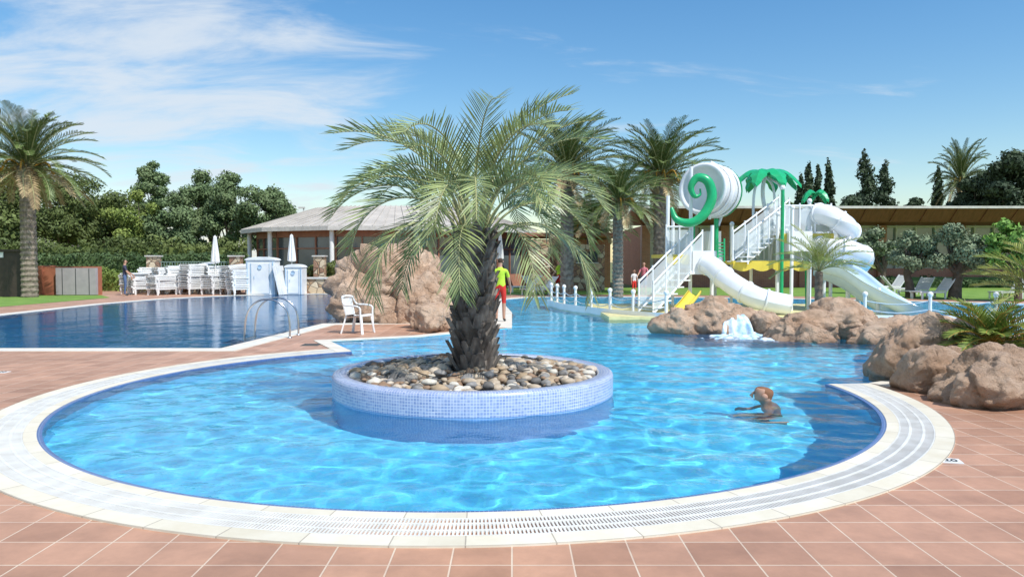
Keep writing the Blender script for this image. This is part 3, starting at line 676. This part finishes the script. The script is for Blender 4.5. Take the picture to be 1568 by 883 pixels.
# ------------------------------------------------------------------ furniture
def lounger(m,z=0,back=0,T=None,mat=0):
    T=T or Matrix()
    def bx(c,s,rx=None):
        R_=T.to_3x3(); 
        if rx: R_=R_@Matrix.Rotation(rx,3,'Y')
        m.box(T@Vector(c),s,mat,M=R_)
    for s in (-1,1):
        bx((-.1,.30*s,.30+z),(1.3,.05,.06))
        for xx in (-.65,.5): bx((xx,.30*s,.14+z),(.07,.05,.30))
    for i in range(13): bx((-.7+i*.1,0,.325+z),(.085,.58,.03))
    if back:
        c=cos(back); s_=sin(back)
        for i in range(7): bx((.55+c*(.08+i*.1),0,.33+z+s_*(.08+i*.1)),(.085,.58,.02),-back)
        for sg in (-1,1): bx((.55+c*.38,.30*sg,.33+z+s_*.38),(.78,.05,.045),-back)
    else:
        for i in range(7): bx((.6+i*.1,0,.33+z),(.085,.58,.03))
        for sg in (-1,1): bx((.9,.30*sg,.31+z),(.75,.05,.05))
def loungers(name,x,y,rz,n=1,back=.9):
    m=MB(); T=Matrix.Translation((x,y,0))@Matrix.Rotation(rz,4,'Z')
    if n==1: lounger(m,0,back,T)
    else:
        for k in range(n): lounger(m,k*.09,.12 if k==n-1 else 0,T@Matrix.Translation((random.uniform(-.07,.07),random.uniform(-.04,.04),0))@Matrix.Rotation(random.uniform(-.04,.04),4,'Z'))
    return m.obj(name,[white],None,(0,0,0))
random.seed(5)
for u,d,n,rz in ((208,38.5,9,1.3),(236,40,12,.5),(258,39,12,1.0),(278,38.2,13,.6),(298,37.8,14,1.2),(316,39,10,1.3),(338,38.5,13,.7),(360,38,13,1.2),(222,37.6,7,.9),(328,37.6,8,1.4),(250,37,8,1.2),(372,37,11,.9)):
    loungers('stacked_sun_loungers',X(u,d),d,rz,n)
for u,d,rz in ((640,33,1.9),(665,32,1.2),(655,36,.6),(830,38,2.6),(822,36.6,.4),(845,40,.3),(1400,34,.5),(1425,33,.2),(1543,33,.3),(1385,37,2.9),(1360,40,.3),(800,40,.3)):
    loungers('sun_lounger',X(u,d),d,rz,1)
def monobloc(name,x,y,rz):
    m=MB(); 
    vs=[];fs=[]
    for i in range(9):
        for j in range(9):
            xx=-.23+.46*i/8; yy=-.22+.44*j/8; vs.append((xx*(1-.12*(yy+.22)/.44*.8),yy,.43-.025*sin(pi*i/8)-.04*(j/8)+(.01 if j==0 else 0)))
    for i in range(8):
        for j in range(8): fs.append((i*9+j,(i+1)*9+j,(i+1)*9+j+1,i*9+j+1))
    m.add(vs,fs,0,True); m.add([(a,b,c-.015) for a,b,c in vs],[f[::-1] for f in fs],0,True)
    for s in (-1,1):
        m.beam((s*.22,-.20,.43),(s*.27,-.27,0),.055,.035); m.beam((s*.19,.20,.40),(s*.25,.30,0),.055,.035)
        m.tube(bez([(s*.26,-.25,.02),(s*.265,-.22,.40),(s*.28,-.20,.60),(s*.29,0,.645),(s*.27,.2,.66),(s*.22,.28,.80)],5),[.022]*26,0,n=6)
    for k in range(9):
        t=-1+2*k/8; m.beam((t*.17,.21+.02*(1-t*t),.42),(t*.19,.31+.03*(1-t*t),.80),.026,.030)
    m.tube([(sin(a)*.235,.26+.06*cos(a),.80+.05*cos(a)) for a in np.linspace(-1.5,1.5,14)],.028,0,n=6)
    m.beam((-.2,-.22,.42),(.2,-.22,.42),.03,.05)
    o=m.obj(name,[white],None,(x,y,.005)); o.rotation_euler=(0,0,rz); return o
monobloc('plastic_armchair',X(548,17.2),17.2,radians(70))
def parasol(u,d,v0):
    m=MB(); h=top(u,v0,d); x=X(u,d)
    m.lathe([(.28,0),(.28,.08),(.04,.12),(.025,.13),(.025,h)],(x,d,0),1,n=16)
    n=16; prof=[(.0,h),(.06,h-.08),(.10,h-.5),(.15,h-1.0),(.17,h-1.35),(.10,h-1.4)]
    vs=[];fs=[]
    for r,z in prof:
        for k in range(n): 
            rr=r*(1.25 if k%2 else .75); vs.append((x+rr*cos(2*pi*k/n),d+rr*sin(2*pi*k/n),z))
    for i in range(len(prof)-1):
        for k in range(n): fs.append((i*n+k,i*n+(k+1)%n,(i+1)*n+(k+1)%n,(i+1)*n+k))
    m.add(vs,fs,0); m.obj('closed_parasol',[white,fascia])
parasol(330,38,360); parasol(447,38,358); parasol(640,36,362); parasol(766,41,358)
def cabin(u,d,w,h,slant=0):
    m=MB(); x=X(u,d)
    m.box((x,d,h*.46),(w,.9,h*.92),0)
    pts=[(x+w*.54*cos(a),h*.90+.16*sin(a)) for a in np.linspace(0,pi,11)]
    k=len(pts); m.add([(a,d-.5,b) for a,b in pts]+[(a,d+.5,b) for a,b in pts],[(i,i+1,k+i+1,k+i) for i in range(k-1)]+[tuple(range(k))[::-1],tuple(range(k,2*k))],0)
    m.box((x,d-.46,h*.43),(w*.62,.03,h*.78),0); m.tube([(x-w*.2,d-.5,h*.42),(x-w*.2,d-.5,h*.5)],.015,1,n=6)
    m.lathe([(.001,0),(.10,0),(.10,.02)],(x,d-.5,h*.72),1,n=16,M=Matrix.Rotation(pi/2,3,'X'))
    for s in (-1,1): m.box((x+s*w*.45,d-.47,h*.44),(.04,.04,h*.84),1); m.box((x+s*w*.325,d-.475,h*.43),(.02,.03,h*.78),1)
    m.obj('changing_cabin',[white,M_('pale_blue_trim',(.42,.58,.72),rough=.4)],bevel=.01)
cabin(403,37.3,1.4,1.9); cabin(453,37.8,.85,1.5)
m=MB(); 
for k in range(3): m.box((X(430,37)+k*.07-.1,37+.1*k,.72),(.06,.9,1.45),0,M=Matrix.Rotation(-.22,3,'Y'))
m.obj('leaning_float_boards',[white])
m=MB(); steel=M_('stainless_steel',(.62,.63,.64),rough=.2,metal=1)
for y in (16.1,16.75):
    m.tube(bez([(-5.75,y,-.5),(-5.75,y,.1),(-5.68,y,.55),(-5.45,y,.80),(-5.12,y,.82),(-4.85,y,.62),(-4.78,y,.3),(-4.78,y,0)],6),.022,0,n=10)
    m.lathe([(.05,0),(.05,.02),(.02,.03)],(-4.78,y,.005),0,n=12)
for z in (-.12,-.35): m.box((-5.75,16.42,z),(.1,.65,.03),0)
m.obj('pool_ladder',[steel])
def marker(x,y,rz,t):
    e=empty('depth_marker',(x,y,.006)); e.rotation_euler=(0,0,rz)
    m=MB(); m.box((0,0,0),(.24,.15,.01),0); m.obj('tile',[white],e)
    cu=bpy.data.curves.new('digits','FONT'); cu.body=t; cu.size=.11; cu.align_x='CENTER'; cu.align_y='CENTER'; cu.extrude=.001; cu.materials.append(dark)
    mkobj('digits',cu,e,(0,0,.008))
marker(X(1442,6.15)+.06,6.15,radians(-14),'1.20'); marker(X(-4,11.1),11.1,0,'1.20')
m=MB(); m.box((X(474,14.7),14.75,.006),(.34,.34,.012),0)
for k in range(8): m.box((X(474,14.7)-.14+k*.04,14.75,.014),(.018,.3,.006),1)
m.obj('floor_drain',[M_('drain_steel',(.25,.24,.22),metal=.6,rough=.5),dark])
# ------------------------------------------------------------------ water playground
green=M_('green_fibreglass',(.02,.40,.16),(.015,.34,.13),rough=.25)
yellow=M_('yellow_fibreglass',(.74,.60,.09),(.66,.53,.08),rough=.3)
cream=M_('pale_yellow_base',(.78,.70,.34),rough=.4)
blue_w=M_('pale_blue_slide',(.62,.76,.86),(.56,.70,.82),rough=.2)
def panelmat():
    m,nt,p,out=newmat('translucent_panel'); L=nt.links.new; p.inputs['Base Color'].default_value=(.75,.82,.85,1); p.inputs['Roughness'].default_value=.3
    t=N(nt,'ShaderNodeBsdfTransparent'); mx=N(nt,'ShaderNodeMixShader',Fac=.5); L(p.outputs[0],mx.inputs[1]); L(t.outputs[0],mx.inputs[2]); L(mx.outputs[0],out.inputs[0]); return m
panel=panelmat()
pg=empty('water_playground')
PM=[whitegl,green,yellow,cream,panel,blue_w]
def gz(v,d): return at(784,v,d).z
m=MB()
for u,d,v in ((1022,24.5,300),(1057,24.5,255),(1090,24.5,345),(1030,27,330),(1095,27,345)): 
    m.tube([(X(u,d),d,-.9),(X(u,d),d,gz(v,d))],.06,0,n=12)
for u,d in ((1060,25.2),(1096,25.2)): m.tube([(X(u,d),d,gz(395,d)),(X(u,d),d,gz(335,d))],.08,1,n=12)
for u,d,v in ((1120,26,345),(1190,24.5,330),(1197,24,290),(1238,24.5,310),(1272,24.5,330),(1195,27.5,318),(1240,27.5,318),(1212,24,320),(1150,25.5,400)):
    m.tube([(X(u,d),d,-.9),(X(u,d),d,gz(v,d))],.055,1 if u in(1197,) else 0,n=12)
    m.lathe([(.001,.09),(.06,.06),(.085,0),(.06,-.06),(.001,-.09)],(X(u,d),d,gz(v,d)+.05),0,n=12)
m.obj('tower_posts',PM,pg)
m=MB()
def platform(u0,u1,d0,d1,v):
    z=gz(v,d0); a=X(u0,d0); b=X(u1,d0); m.box(((a+b)/2,(d0+d1)/2,z),(b-a,d1-d0,.12),2)
    for d in (d0-.05,):
        n_=28; top_=[];bot=[]
        for i in range(n_+1):
            x=a+(b-a)*i/n_; top_.append((x,d,z+.05)); bot.append((x,d,z-.18-.10*abs(sin(pi*i/7))))
        vs=top_+bot+[(q[0],q[1]+.04,q[2]) for q in top_+bot]; k=n_+1
        m.add(vs,[(i,k+i,k+i+1,i+1) for i in range(n_)]+[(2*k+i,2*k+i+1,3*k+i+1,3*k+i) for i in range(n_)]+[(k+i,3*k+i,3*k+i+1,k+i+1) for i in range(n_)],2)
platform(1122,1240,24.3,27.2,402); platform(1020,1098,24.4,27,392); platform(1195,1275,24.4,27.4,360)
m.obj('platforms',PM,pg)
m=MB()
def rail(u0,v0,u1,v1,d0,d1,hgt=.95,n=4,mat=4):
    a=at(u0,v0,d0); b=at(u1,v1,d1); 
    m.add([tuple(a),tuple(b),tuple(b+Vector((0,0,hgt-.1))),tuple(a+Vector((0,0,hgt-.1)))],[(0,1,2,3)],mat)
    m.tube([a+Vector((0,0,hgt)),b+Vector((0,0,hgt))],.03,0,n=8); m.tube([a+Vector((0,0,.03)),b+Vector((0,0,.03))],.03,0,n=8)
    for i in range(n+1):
        q=a.lerp(b,i/n); m.tube([q-Vector((0,0,.05)),q+Vector((0,0,hgt+.08))],.03,0,n=8)
rail(978,478,1058,395,23.2,25); rail(1000,482,1075,400,22.6,24.4); rail(1122,400,1192,345,24.5,25.5); rail(1145,402,1208,350,24.2,25)
rail(1020,392,1060,392,24.4,24.4,n=2); rail(1200,360,1272,360,24.4,24.4,n=3); rail(1130,400,1190,400,27,27,n=3); rail(1240,400,1240,360,24.4,27,n=2); rail(1215,402,1240,402,24.3,24.3,n=2)
for k in range(9):
    t=k/8; a=at(989+78*t,480-82*t,22.9+1.8*t); m.box(a,(.3,.8,.04),0,rz=.6)
    a=at(1130+68*t,400-54*t,24.4+.9*t); m.box(a,(.3,.8,.04),0,rz=.3)
m.box(at(1218,370,24.6),(.75,.9,.65),0); m.box(at(1090,372,26),(.5,.5,.8),4)
m.obj('stairs_and_rails',PM,pg)
m=MB()
bc=at(1088,292,25); ax=Vector((-.62,-.72,.05)).normalized(); Rm=ax.to_track_quat('Z','Y').to_matrix()
m.lathe([(.001,-.62),(.70,-.62),(.80,-.5),(.84,0),(.80,.5),(.84,.52),(.84,.60),(.72,.62),(.70,.45),(.001,.40)],bc,0,n=36,M=Rm)
for z in (-.35,-.05,.25): m.lathe([(.835,z-.03),(.885,z-.03),(.885,z+.03),(.835,z+.03)],bc,0,n=36,M=Rm)
m.lathe([(.80,-.60),(.86,-.58),(.86,-.50)],bc,1,n=36,M=Rm)
sp=[at(1028,318,24.1),at(1036,336,24.0),at(1058,341,23.95),at(1078,328,23.95),at(1090,302,24),at(1084,278,24.05),at(1068,272,24.1),at(1058,286,24.1),at(1063,300,24.1),at(1072,298,24.1),at(1072,289,24.1)]
q=bez(sp,6); m.tube(q,[.03+.13*sin(pi*min(1,(i+2)/len(q)*1.05)**.8) for i in range(len(q))],1,n=12)
m.tube([bc+Rm@Vector((0,.95,0)),bc-Rm@Vector((0,.95,0))],.05,0,n=8)
m.tube([at(1100,345,25.2),at(1116,300,25.4),at(1112,262,25.4),at(1088,248,25.2)],.05,0,n=8)
m.obj('tipping_barrel',PM,pg)
def trough(m,pts,r,mat,open_=True,n=14,th=.04):
    P_=bez(pts,8); up=Vector((0,0,1)); vs=[]; a0,a1=(pi,2*pi) if open_ else (0,2*pi)
    for R_ in (r,r-th):
        for i,p0 in enumerate(P_):
            t=(P_[min(i+1,len(P_)-1)]-P_[max(i-1,0)]).normalized(); s=t.cross(up).normalized(); u=s.cross(t)
            for k in range(n+1):
                an=a0+(a1-a0)*k/n; vs.append(tuple(p0+(s*cos(an)+u*sin(an))*R_))
    fs=[]; K=n+1; O=len(P_)*K
    for i in range(len(P_)-1):
        for k in range(n):
            a=i*K+k; fs.append((a,a+1,a+K+1,a+K)); fs.append((O+a,O+a+K,O+a+K+1,O+a+1))
        if open_:
            for k in (0,n): a=i*K+k; fs.append((a,a+K,O+a+K,O+a))
    for i in (0,len(P_)-1):
        for k in range(n): a=i*K+k; fs.append((a,O+a,O+a+1,a+1))
    m.add(vs,fs,mat,True)
    if not open_:
        for i in range(6,len(P_)-4,8):
            t=(P_[i+1]-P_[i-1]).normalized(); Rq=t.to_track_quat('Z','Y').to_matrix()
            m.lathe([(r-.01,-.03),(r+.035,-.03),(r+.035,.03),(r-.01,.03)],P_[i],mat,n=24,M=Rq)
m=MB()
trough(m,[at(1066,398,24.6),at(1090,408,23.8),at(1115,430,23),at(1150,452,22.4),at(1180,462,22.2),at(1210,468,22.1)],.33,0,False)
m.box(at(1078,402,24.4),(.95,.9,.75),0)
trough(m,[at(1064,444,23.6),at(1054,457,23.2),at(1042,470,22.8),at(1036,476,22.6)],.22,2)
trough(m,[at(1236,332,25),at(1262,328,24.3),at(1290,342,24),at(1300,358,24.6),at(1275,368,25.6),at(1250,372,25.2),at(1262,380,24),at(1300,384,23.6),at(1322,395,24.2),at(1308,408,25.3),at(1270,408,25.3)],.33,0,False)
trough(m,[at(1262,398,24),at(1300,408,23.2),at(1345,438,22.4),at(1400,466,21.8),at(1450,482,21.6),at(1490,487,21.6)],.42,5)
trough(m,[at(1255,405,24.6),at(1300,425,24),at(1345,455,23.4),at(1380,478,23),at(1410,484,23)],.40,5)
for u,v,d in ((1300,345,24),(1262,372,25.2),(1315,395,24.2),(1345,440,22.5),(1150,455,22.5)): 
    a=at(u,v,d); m.tube([(a.x,a.y,-.9),(a.x,a.y,a.z)],.07,0,n=10)
m.obj('slides',PM,pg)
m=MB()
def leafpetal(c,az,L_,w,mat,rise=.25,drop=.8):
    n_=10; vs=[]
    for i in range(n_+1):
        t=i/n_; r=L_*t; z=c.z+rise*sin(pi*t*.8)-drop*t*t; wd=w*sin(pi*(.08+.9*t))**.7*(1+.3*(i%2))
        p0=Vector((c.x+cos(az)*r,c.y+sin(az)*r,z)); s=Vector((-sin(az),cos(az),0))
        vs+= [tuple(p0-s*wd-Vector((0,0,.08))),tuple(p0),tuple(p0+s*wd-Vector((0,0,.08)))]
    vs2=[(a,b,c_-.04) for a,b,c_ in vs]; k=len(vs); fs=[]
    for i in range(n_):
        for j in (0,1): a=i*3+j; fs+=[(a,a+1,a+4,a+3),(k+a,k+a+3,k+a+4,k+a+1)]
        fs+=[(i*3,i*3+3,k+i*3+3,k+i*3),(i*3+2,k+i*3+2,k+i*3+5,i*3+5)]
    m.add(vs+vs2,fs,mat)
c=at(1172,264,26)
for k in range(8): leafpetal(c,k*2*pi/8+.2,1.2,.26,1,rise=.22,drop=.62)
m.tube(bez([at(1172,263,26),at(1168,300,26),at(1178,350,26),at(1180,400,26)],5),.07,0,n=10)
for du in (-18,14,28): m.tube(bez([at(1172,270,26),at(1172+du*.9,290,25.8),at(1172+du,350,25.6),at(1172+du*.6,402,25.6)],5),.045,0,n=8)
c=at(1248,296,25)
for k in range(4): leafpetal(c,k*pi/2+.5,.55,.12,1,rise=.2,drop=.35)
m.tube(bez([at(1250,296,25),at(1238,320,25),at(1235,380,25),at(1236,470,25)],5),.06,1,n=10)
for k in range(5):
    m.tube([at(1103-4,372+k*5,23.9),at(1103+6,372+k*5,23.9)],.02,1,n=6)
m.tube([at(1099,365,23.9),at(1099,400,23.9)],.03,1,n=6); m.tube([at(1109,365,23.9),at(1109,400,23.9)],.03,1,n=6)
m.obj('palm_sprayers',PM,pg)
def barrier(name,pts,step,base):
    m=MB(); P_=bez(pts,8); m2=[(p0.x,p0.y) for p0 in P_]
    strip(m,m2,-.14,.14,.14,-1.0,2 if base else 0)
    strip(m,m2,-.17,-.145,.20,-.05,0)
    L_=0; nxt=0; last=None
    for i in range(len(P_)-1):
        a=P_[i];b=P_[i+1]; 
        seg=(b-a).length
        while nxt<=L_+seg:
            q=a.lerp(b,(nxt-L_)/seg); nxt+=step; q=Vector((q.x,q.y,.1))
            m.tube([q,q+Vector((0,0,.62))],.045,0,n=10); m.lathe([(.001,.08),(.06,.05),(.075,0),(.05,-.06)],q+Vector((0,0,.66)),0,n=12)
            if last is not None:
                for hh in (.48,.25): m.tube([last.lerp(q,t)+Vector((0,0,hh-.10*sin(pi*t))) for t in np.linspace(0,1,7)],.014,1,n=6)
            last=q
        L_+=seg
    m.obj(name,[whitegl,M_('rope',(.45,.6,.72),rough=.7),cream])
barrier('splash_zone_barrier',[(1.5,28.6,0),(1.9,26,0),(2.7,23.8,0),(3.7,21.9,0),(5,20.8,0)],1.15,True)
barrier('splash_zone_barrier',[(9.6,20.4,0),(12,20.2,0),(15,20,0),(19,19.8,0)],1.7,False)
m=MB(); m.box((7,24.5,-.46),(8.5,6.5,1.08),0); m.obj('splash_pad',[cream]); 
# ------------------------------------------------------------------ people
skin=M_('skin',(.50,.29,.20),(.44,.24,.16),rough=.5)
def person(name,x,y,yaw,shirt,pants,hair,h=1.74,stride=0,longp=False,arms=(0,0),sleeve=1.22,z0=0.01):
    s=h/1.76
    V=[];E=[];Rd=[]
    def j(p,r,par=None):
        V.append(tuple(a*s for a in p)); Rd.append((r[0]*s,r[1]*s) if isinstance(r,tuple) else (r*s,r*s))
        if par is not None: E.append((par,len(V)-1))
        return len(V)-1
    pel=j((0,0,.96),(.15,.11)); wa=j((0,0,1.10),(.135,.10),pel); ch=j((0,-.01,1.30),(.165,.115),wa); nb=j((0,0,1.44),(.08,.07),ch)
    nk=j((0,.01,1.52),.052,nb); hd=j((0,.025,1.60),(.068,.08),nk); h2=j((0,.015,1.68),(.075,.092),hd); j((0,.01,1.735),(.05,.065),h2)
    for sg in (-1,1):
        an=arms[0] if sg<0 else arms[1]
        sh=j((.175*sg,-.005,1.40),.058,ch); el=j((.235*sg,.02+.15*sin(an),1.13+.03*(1-cos(an))),.042,sh)
        wr=j((.25*sg,.07+.42*sin(an),.90+.22*(1-cos(an))),.028,el); w=V[wr]; w=[a/s for a in w]
        pa=j((w[0],w[1]+.02,w[2]-.075),(.034,.024),wr)
        for k in range(4):
            f0=j((w[0]+.002*sg,w[1]+.045-.018*k,w[2]-.12),.009,pa); f1=j((w[0]-.006*sg,w[1]+.05-.018*k,w[2]-.155-(.008 if k in(1,2) else 0)),.0085,f0)
            j((w[0]-.016*sg,w[1]+.05-.017*k,w[2]-.178-(.010 if k in(1,2) else 0)),.007,f1)
        t0=j((w[0]-.01*sg,w[1]+.065,w[2]-.07),.011,pa); j((w[0]-.018*sg,w[1]+.08,w[2]-.105),.009,t0)
        st=stride*sg
        hi=j((.09*sg,.02*st,.88),(.088,.09),pel); kn=j((.10*sg,.02+.22*st,.50),(.056,.06),hi); an_=j((.105*sg,-.02+.36*st-(.08 if st<0 else 0),.09+(.05 if st<0 else 0)),.04,kn)
        he=j((.108*sg,.03+.36*st-(.08 if st<0 else 0),.045+(.03 if st<0 else 0)),(.04,.035),an_); j((.115*sg,.15+.36*st-(.08 if st<0 else 0),.03),(.038,.025),he)
    me=bpy.data.meshes.new(name); me.from_pydata(V,E,[]); o=mkobj('tmp',me); md=o.modifiers.new('s','SKIN'); md.use_smooth_shade=True
    for i,sv in enumerate(me.skin_vertices[0].data): sv.radius=Rd[i]; sv.use_root=(i==0)
    o.modifiers.new('u','SUBSURF').levels=1; o.modifiers['u'].render_levels=1
    dg=bpy.context.evaluated_depsgraph_get(); bm_=bpy.data.meshes.new_from_object(o.evaluated_get(dg)); bpy.data.objects.remove(o)
    bm_.materials.clear()
    for mm in (skin,shirt,pants,hair,dark): bm_.materials.append(mm)
    for p_ in bm_.polygons:
        c=p_.center/s; k=0
        if c.z>1.60 and (c.y<.03 or c.z>1.70) : k=3
        elif c.z>1.47: k=0
        elif c.z>.99 and abs(c.x)<.195: k=1
        elif c.z>sleeve and abs(c.x)>=.195: k=1
        elif c.z>(.08 if longp else .52) and c.z<=.99 and abs(c.x)<.205: k=2
        elif c.z<=.075: k=4
        p_.material_index=k; p_.use_smooth=True
    e=mkobj(name,None,None,(x,y,z0)); e.rotation_euler=(0,0,yaw)
    mkobj('body',bm_,e)
    m=MB(); 
    m.tube([(0,.10*s,1.655*s),(0,.128*s,1.625*s),(0,.112*s,1.612*s)],[.009*s,.015*s,.012*s],0,n=8)
    for sg in (-1,1):
        m.lathe([(.001,-.012),(.022,-.008),(.026,0),(.018,.01),(.001,.006)],(sg*.078*s,.01*s,1.635*s),0,n=10,M=Matrix.Rotation(pi/2,3,'Y'))
        m.lathe([(.001,-.010),(.009,-.004),(.010,.0),(.001,.009)],(sg*.03*s,.098*s,1.655*s),2,n=8)
    m.tube([(-.025*s,.098*s,1.58*s),(0,.106*s,1.577*s),(.025*s,.098*s,1.58*s)],.007*s,1,n=6)
    m.obj('face',[skin,M_('lips',(.45,.16,.13),rough=.5),dark],e)
    return e
C_=lambda n,c:M_(n,c,rough=.8)
hi_y=C_('hi_vis_yellow',(.55,.80,.06)); red=C_('red_shorts',(.70,.04,.03)); hairb=C_('brown_hair',(.06,.035,.02)); dsh=C_('dark_shirt',(.05,.05,.09)); jean=C_('blue_jeans',(.09,.15,.30)); pink=C_('pink_shirt',(.70,.22,.25)); wsh=C_('white_shirt',(.75,.72,.70))
person('man_in_jeans',X(191,36),36,radians(-60),dsh,jean,hairb,longp=True,arms=(.9,.5))
person('lifeguard',X(766,20.5),20.5,radians(-10),hi_y,red,hairb,h=1.76,arms=(.2,.3))
person('lifeguard',X(856,37),37,radians(60),hi_y,red,hairb,stride=1,arms=(.5,-.5))
person('woman_in_pink',X(986,37),37,radians(150),pink,jean,hairb,h=1.62,arms=(.4,.8))
person('child',X(971,36.5),36.5,radians(200),wsh,red,hairb,h=1.25)
def swimmer(x,y):
    e=mkobj('swimmer',None,None,(x,y,-.02)); e.rotation_euler=(0,0,radians(165)); e.scale=(1.15,1.15,1.15)
    V=[];E=[];Rd=[]
    def j(p,r,par=None):
        V.append(p); Rd.append(r if isinstance(r,tuple) else (r,r))
        if par is not None: E.append((par,len(V)-1))
        return len(V)-1
    # treading water with bent knees, torso upright below the surface
    pel=j((-.12,.0,-.56),(.13,.10)); wa=j((-.10,0,-.44),(.12,.095),pel); ch=j((-.07,0,-.28),(.15,.105),wa); nb=j((-.03,0,-.14),(.076,.07),ch); nk=j((-.015,0,-.04),.064,nb)
    h1=j((.012,0,.035),(.080,.092),nk); h2=j((.0,0,.105),(.092,.112),h1); j((-.01,0,.165),(.070,.088),h2)
    for sg in (-1,1):
        sh=j((-.05,.17*sg,-.21),.056,ch); el=j((-.02,.25*sg,-.42),.042,sh); wr=j((.14,.20*sg,-.50),.028,el); pa=j((.20,.19*sg,-.50),(.034,.02),wr)
        for k in range(4): f=j((.25,(.19+(k-1.5)*.019)*sg,-.50),.009,pa); j((.305-(abs(k-1.5)*.008),(.19+(k-1.5)*.024)*sg,-.51),.0075,f)
        t=j((.20,.14*sg,-.50),.010,pa); j((.24,.12*sg,-.505),.008,t)
        hp=j((-.11,.09*sg,-.62),.080,pel); kn=j((.16-.06*(sg>0),.12*sg,-.74),.055,hp); an=j((-.14-.05*(sg>0),.11*sg,-.82),.036,kn); j((-.20-.05*(sg>0),.11*sg,-.83),(.035,.025),an)
    me=bpy.data.meshes.new('body'); me.from_pydata(V,E,[]); o=mkobj('tmp',me); md=o.modifiers.new('s','SKIN')
    for i,sv in enumerate(me.skin_vertices[0].data): sv.radius=Rd[i]; sv.use_root=(i==0)
    o.modifiers.new('u','SUBSURF').levels=2; o.modifiers['u'].render_levels=2
    dg=bpy.context.evaluated_depsgraph_get(); b=bpy.data.meshes.new_from_object(o.evaluated_get(dg)); bpy.data.objects.remove(o)
    b.materials.clear(); hr=C_('short_ginger_hair',(.24,.11,.055))
    for mm in (skin,hr,dsh): b.materials.append(mm)
    for p_ in b.polygons:
        c=p_.center; p_.use_smooth=True
        p_.material_index = 1 if (c.z>.045 and c.x<-.015) or c.z>.150 else (2 if c.z<-.50 and abs(c.y)<.2 and c.x<.06 and c.z>-.72 else 0)
    recv(mkobj('body',b,e))
    m=MB(); m.tube([(.096,0,.105),(.128,0,.066),(.108,0,.055)],[.010,.017,.013],0,n=8)
    for sg in (-1,1):
        m.lathe([(.001,-.012),(.026,-.008),(.034,0),(.02,.01),(.001,.006)],(-.0,sg*.090,.072),0,n=12,M=Matrix.Rotation(pi/2,3,'X'))
        m.lathe([(.001,-.009),(.009,-.004),(.010,.0),(.001,.009)],(.094,sg*.034,.100),2,n=8)
    m.tube([(.088,-.025,.022),(.100,0,.019),(.088,.025,.022)],.007,1,n=6)
    m.obj('face',[skin,M_('lips2',(.45,.16,.13)),dark],e)
swimmer(X(1172,8.85),8.85)
m=MB(); m.tube([(X(466,60),60,0),(X(466,60),60,top(466,318,60))],.05,0,n=8); m.box((X(463,60),60,top(466,318,60)),(.5,.2,.12),0); m.obj('street_lamp',[fascia])
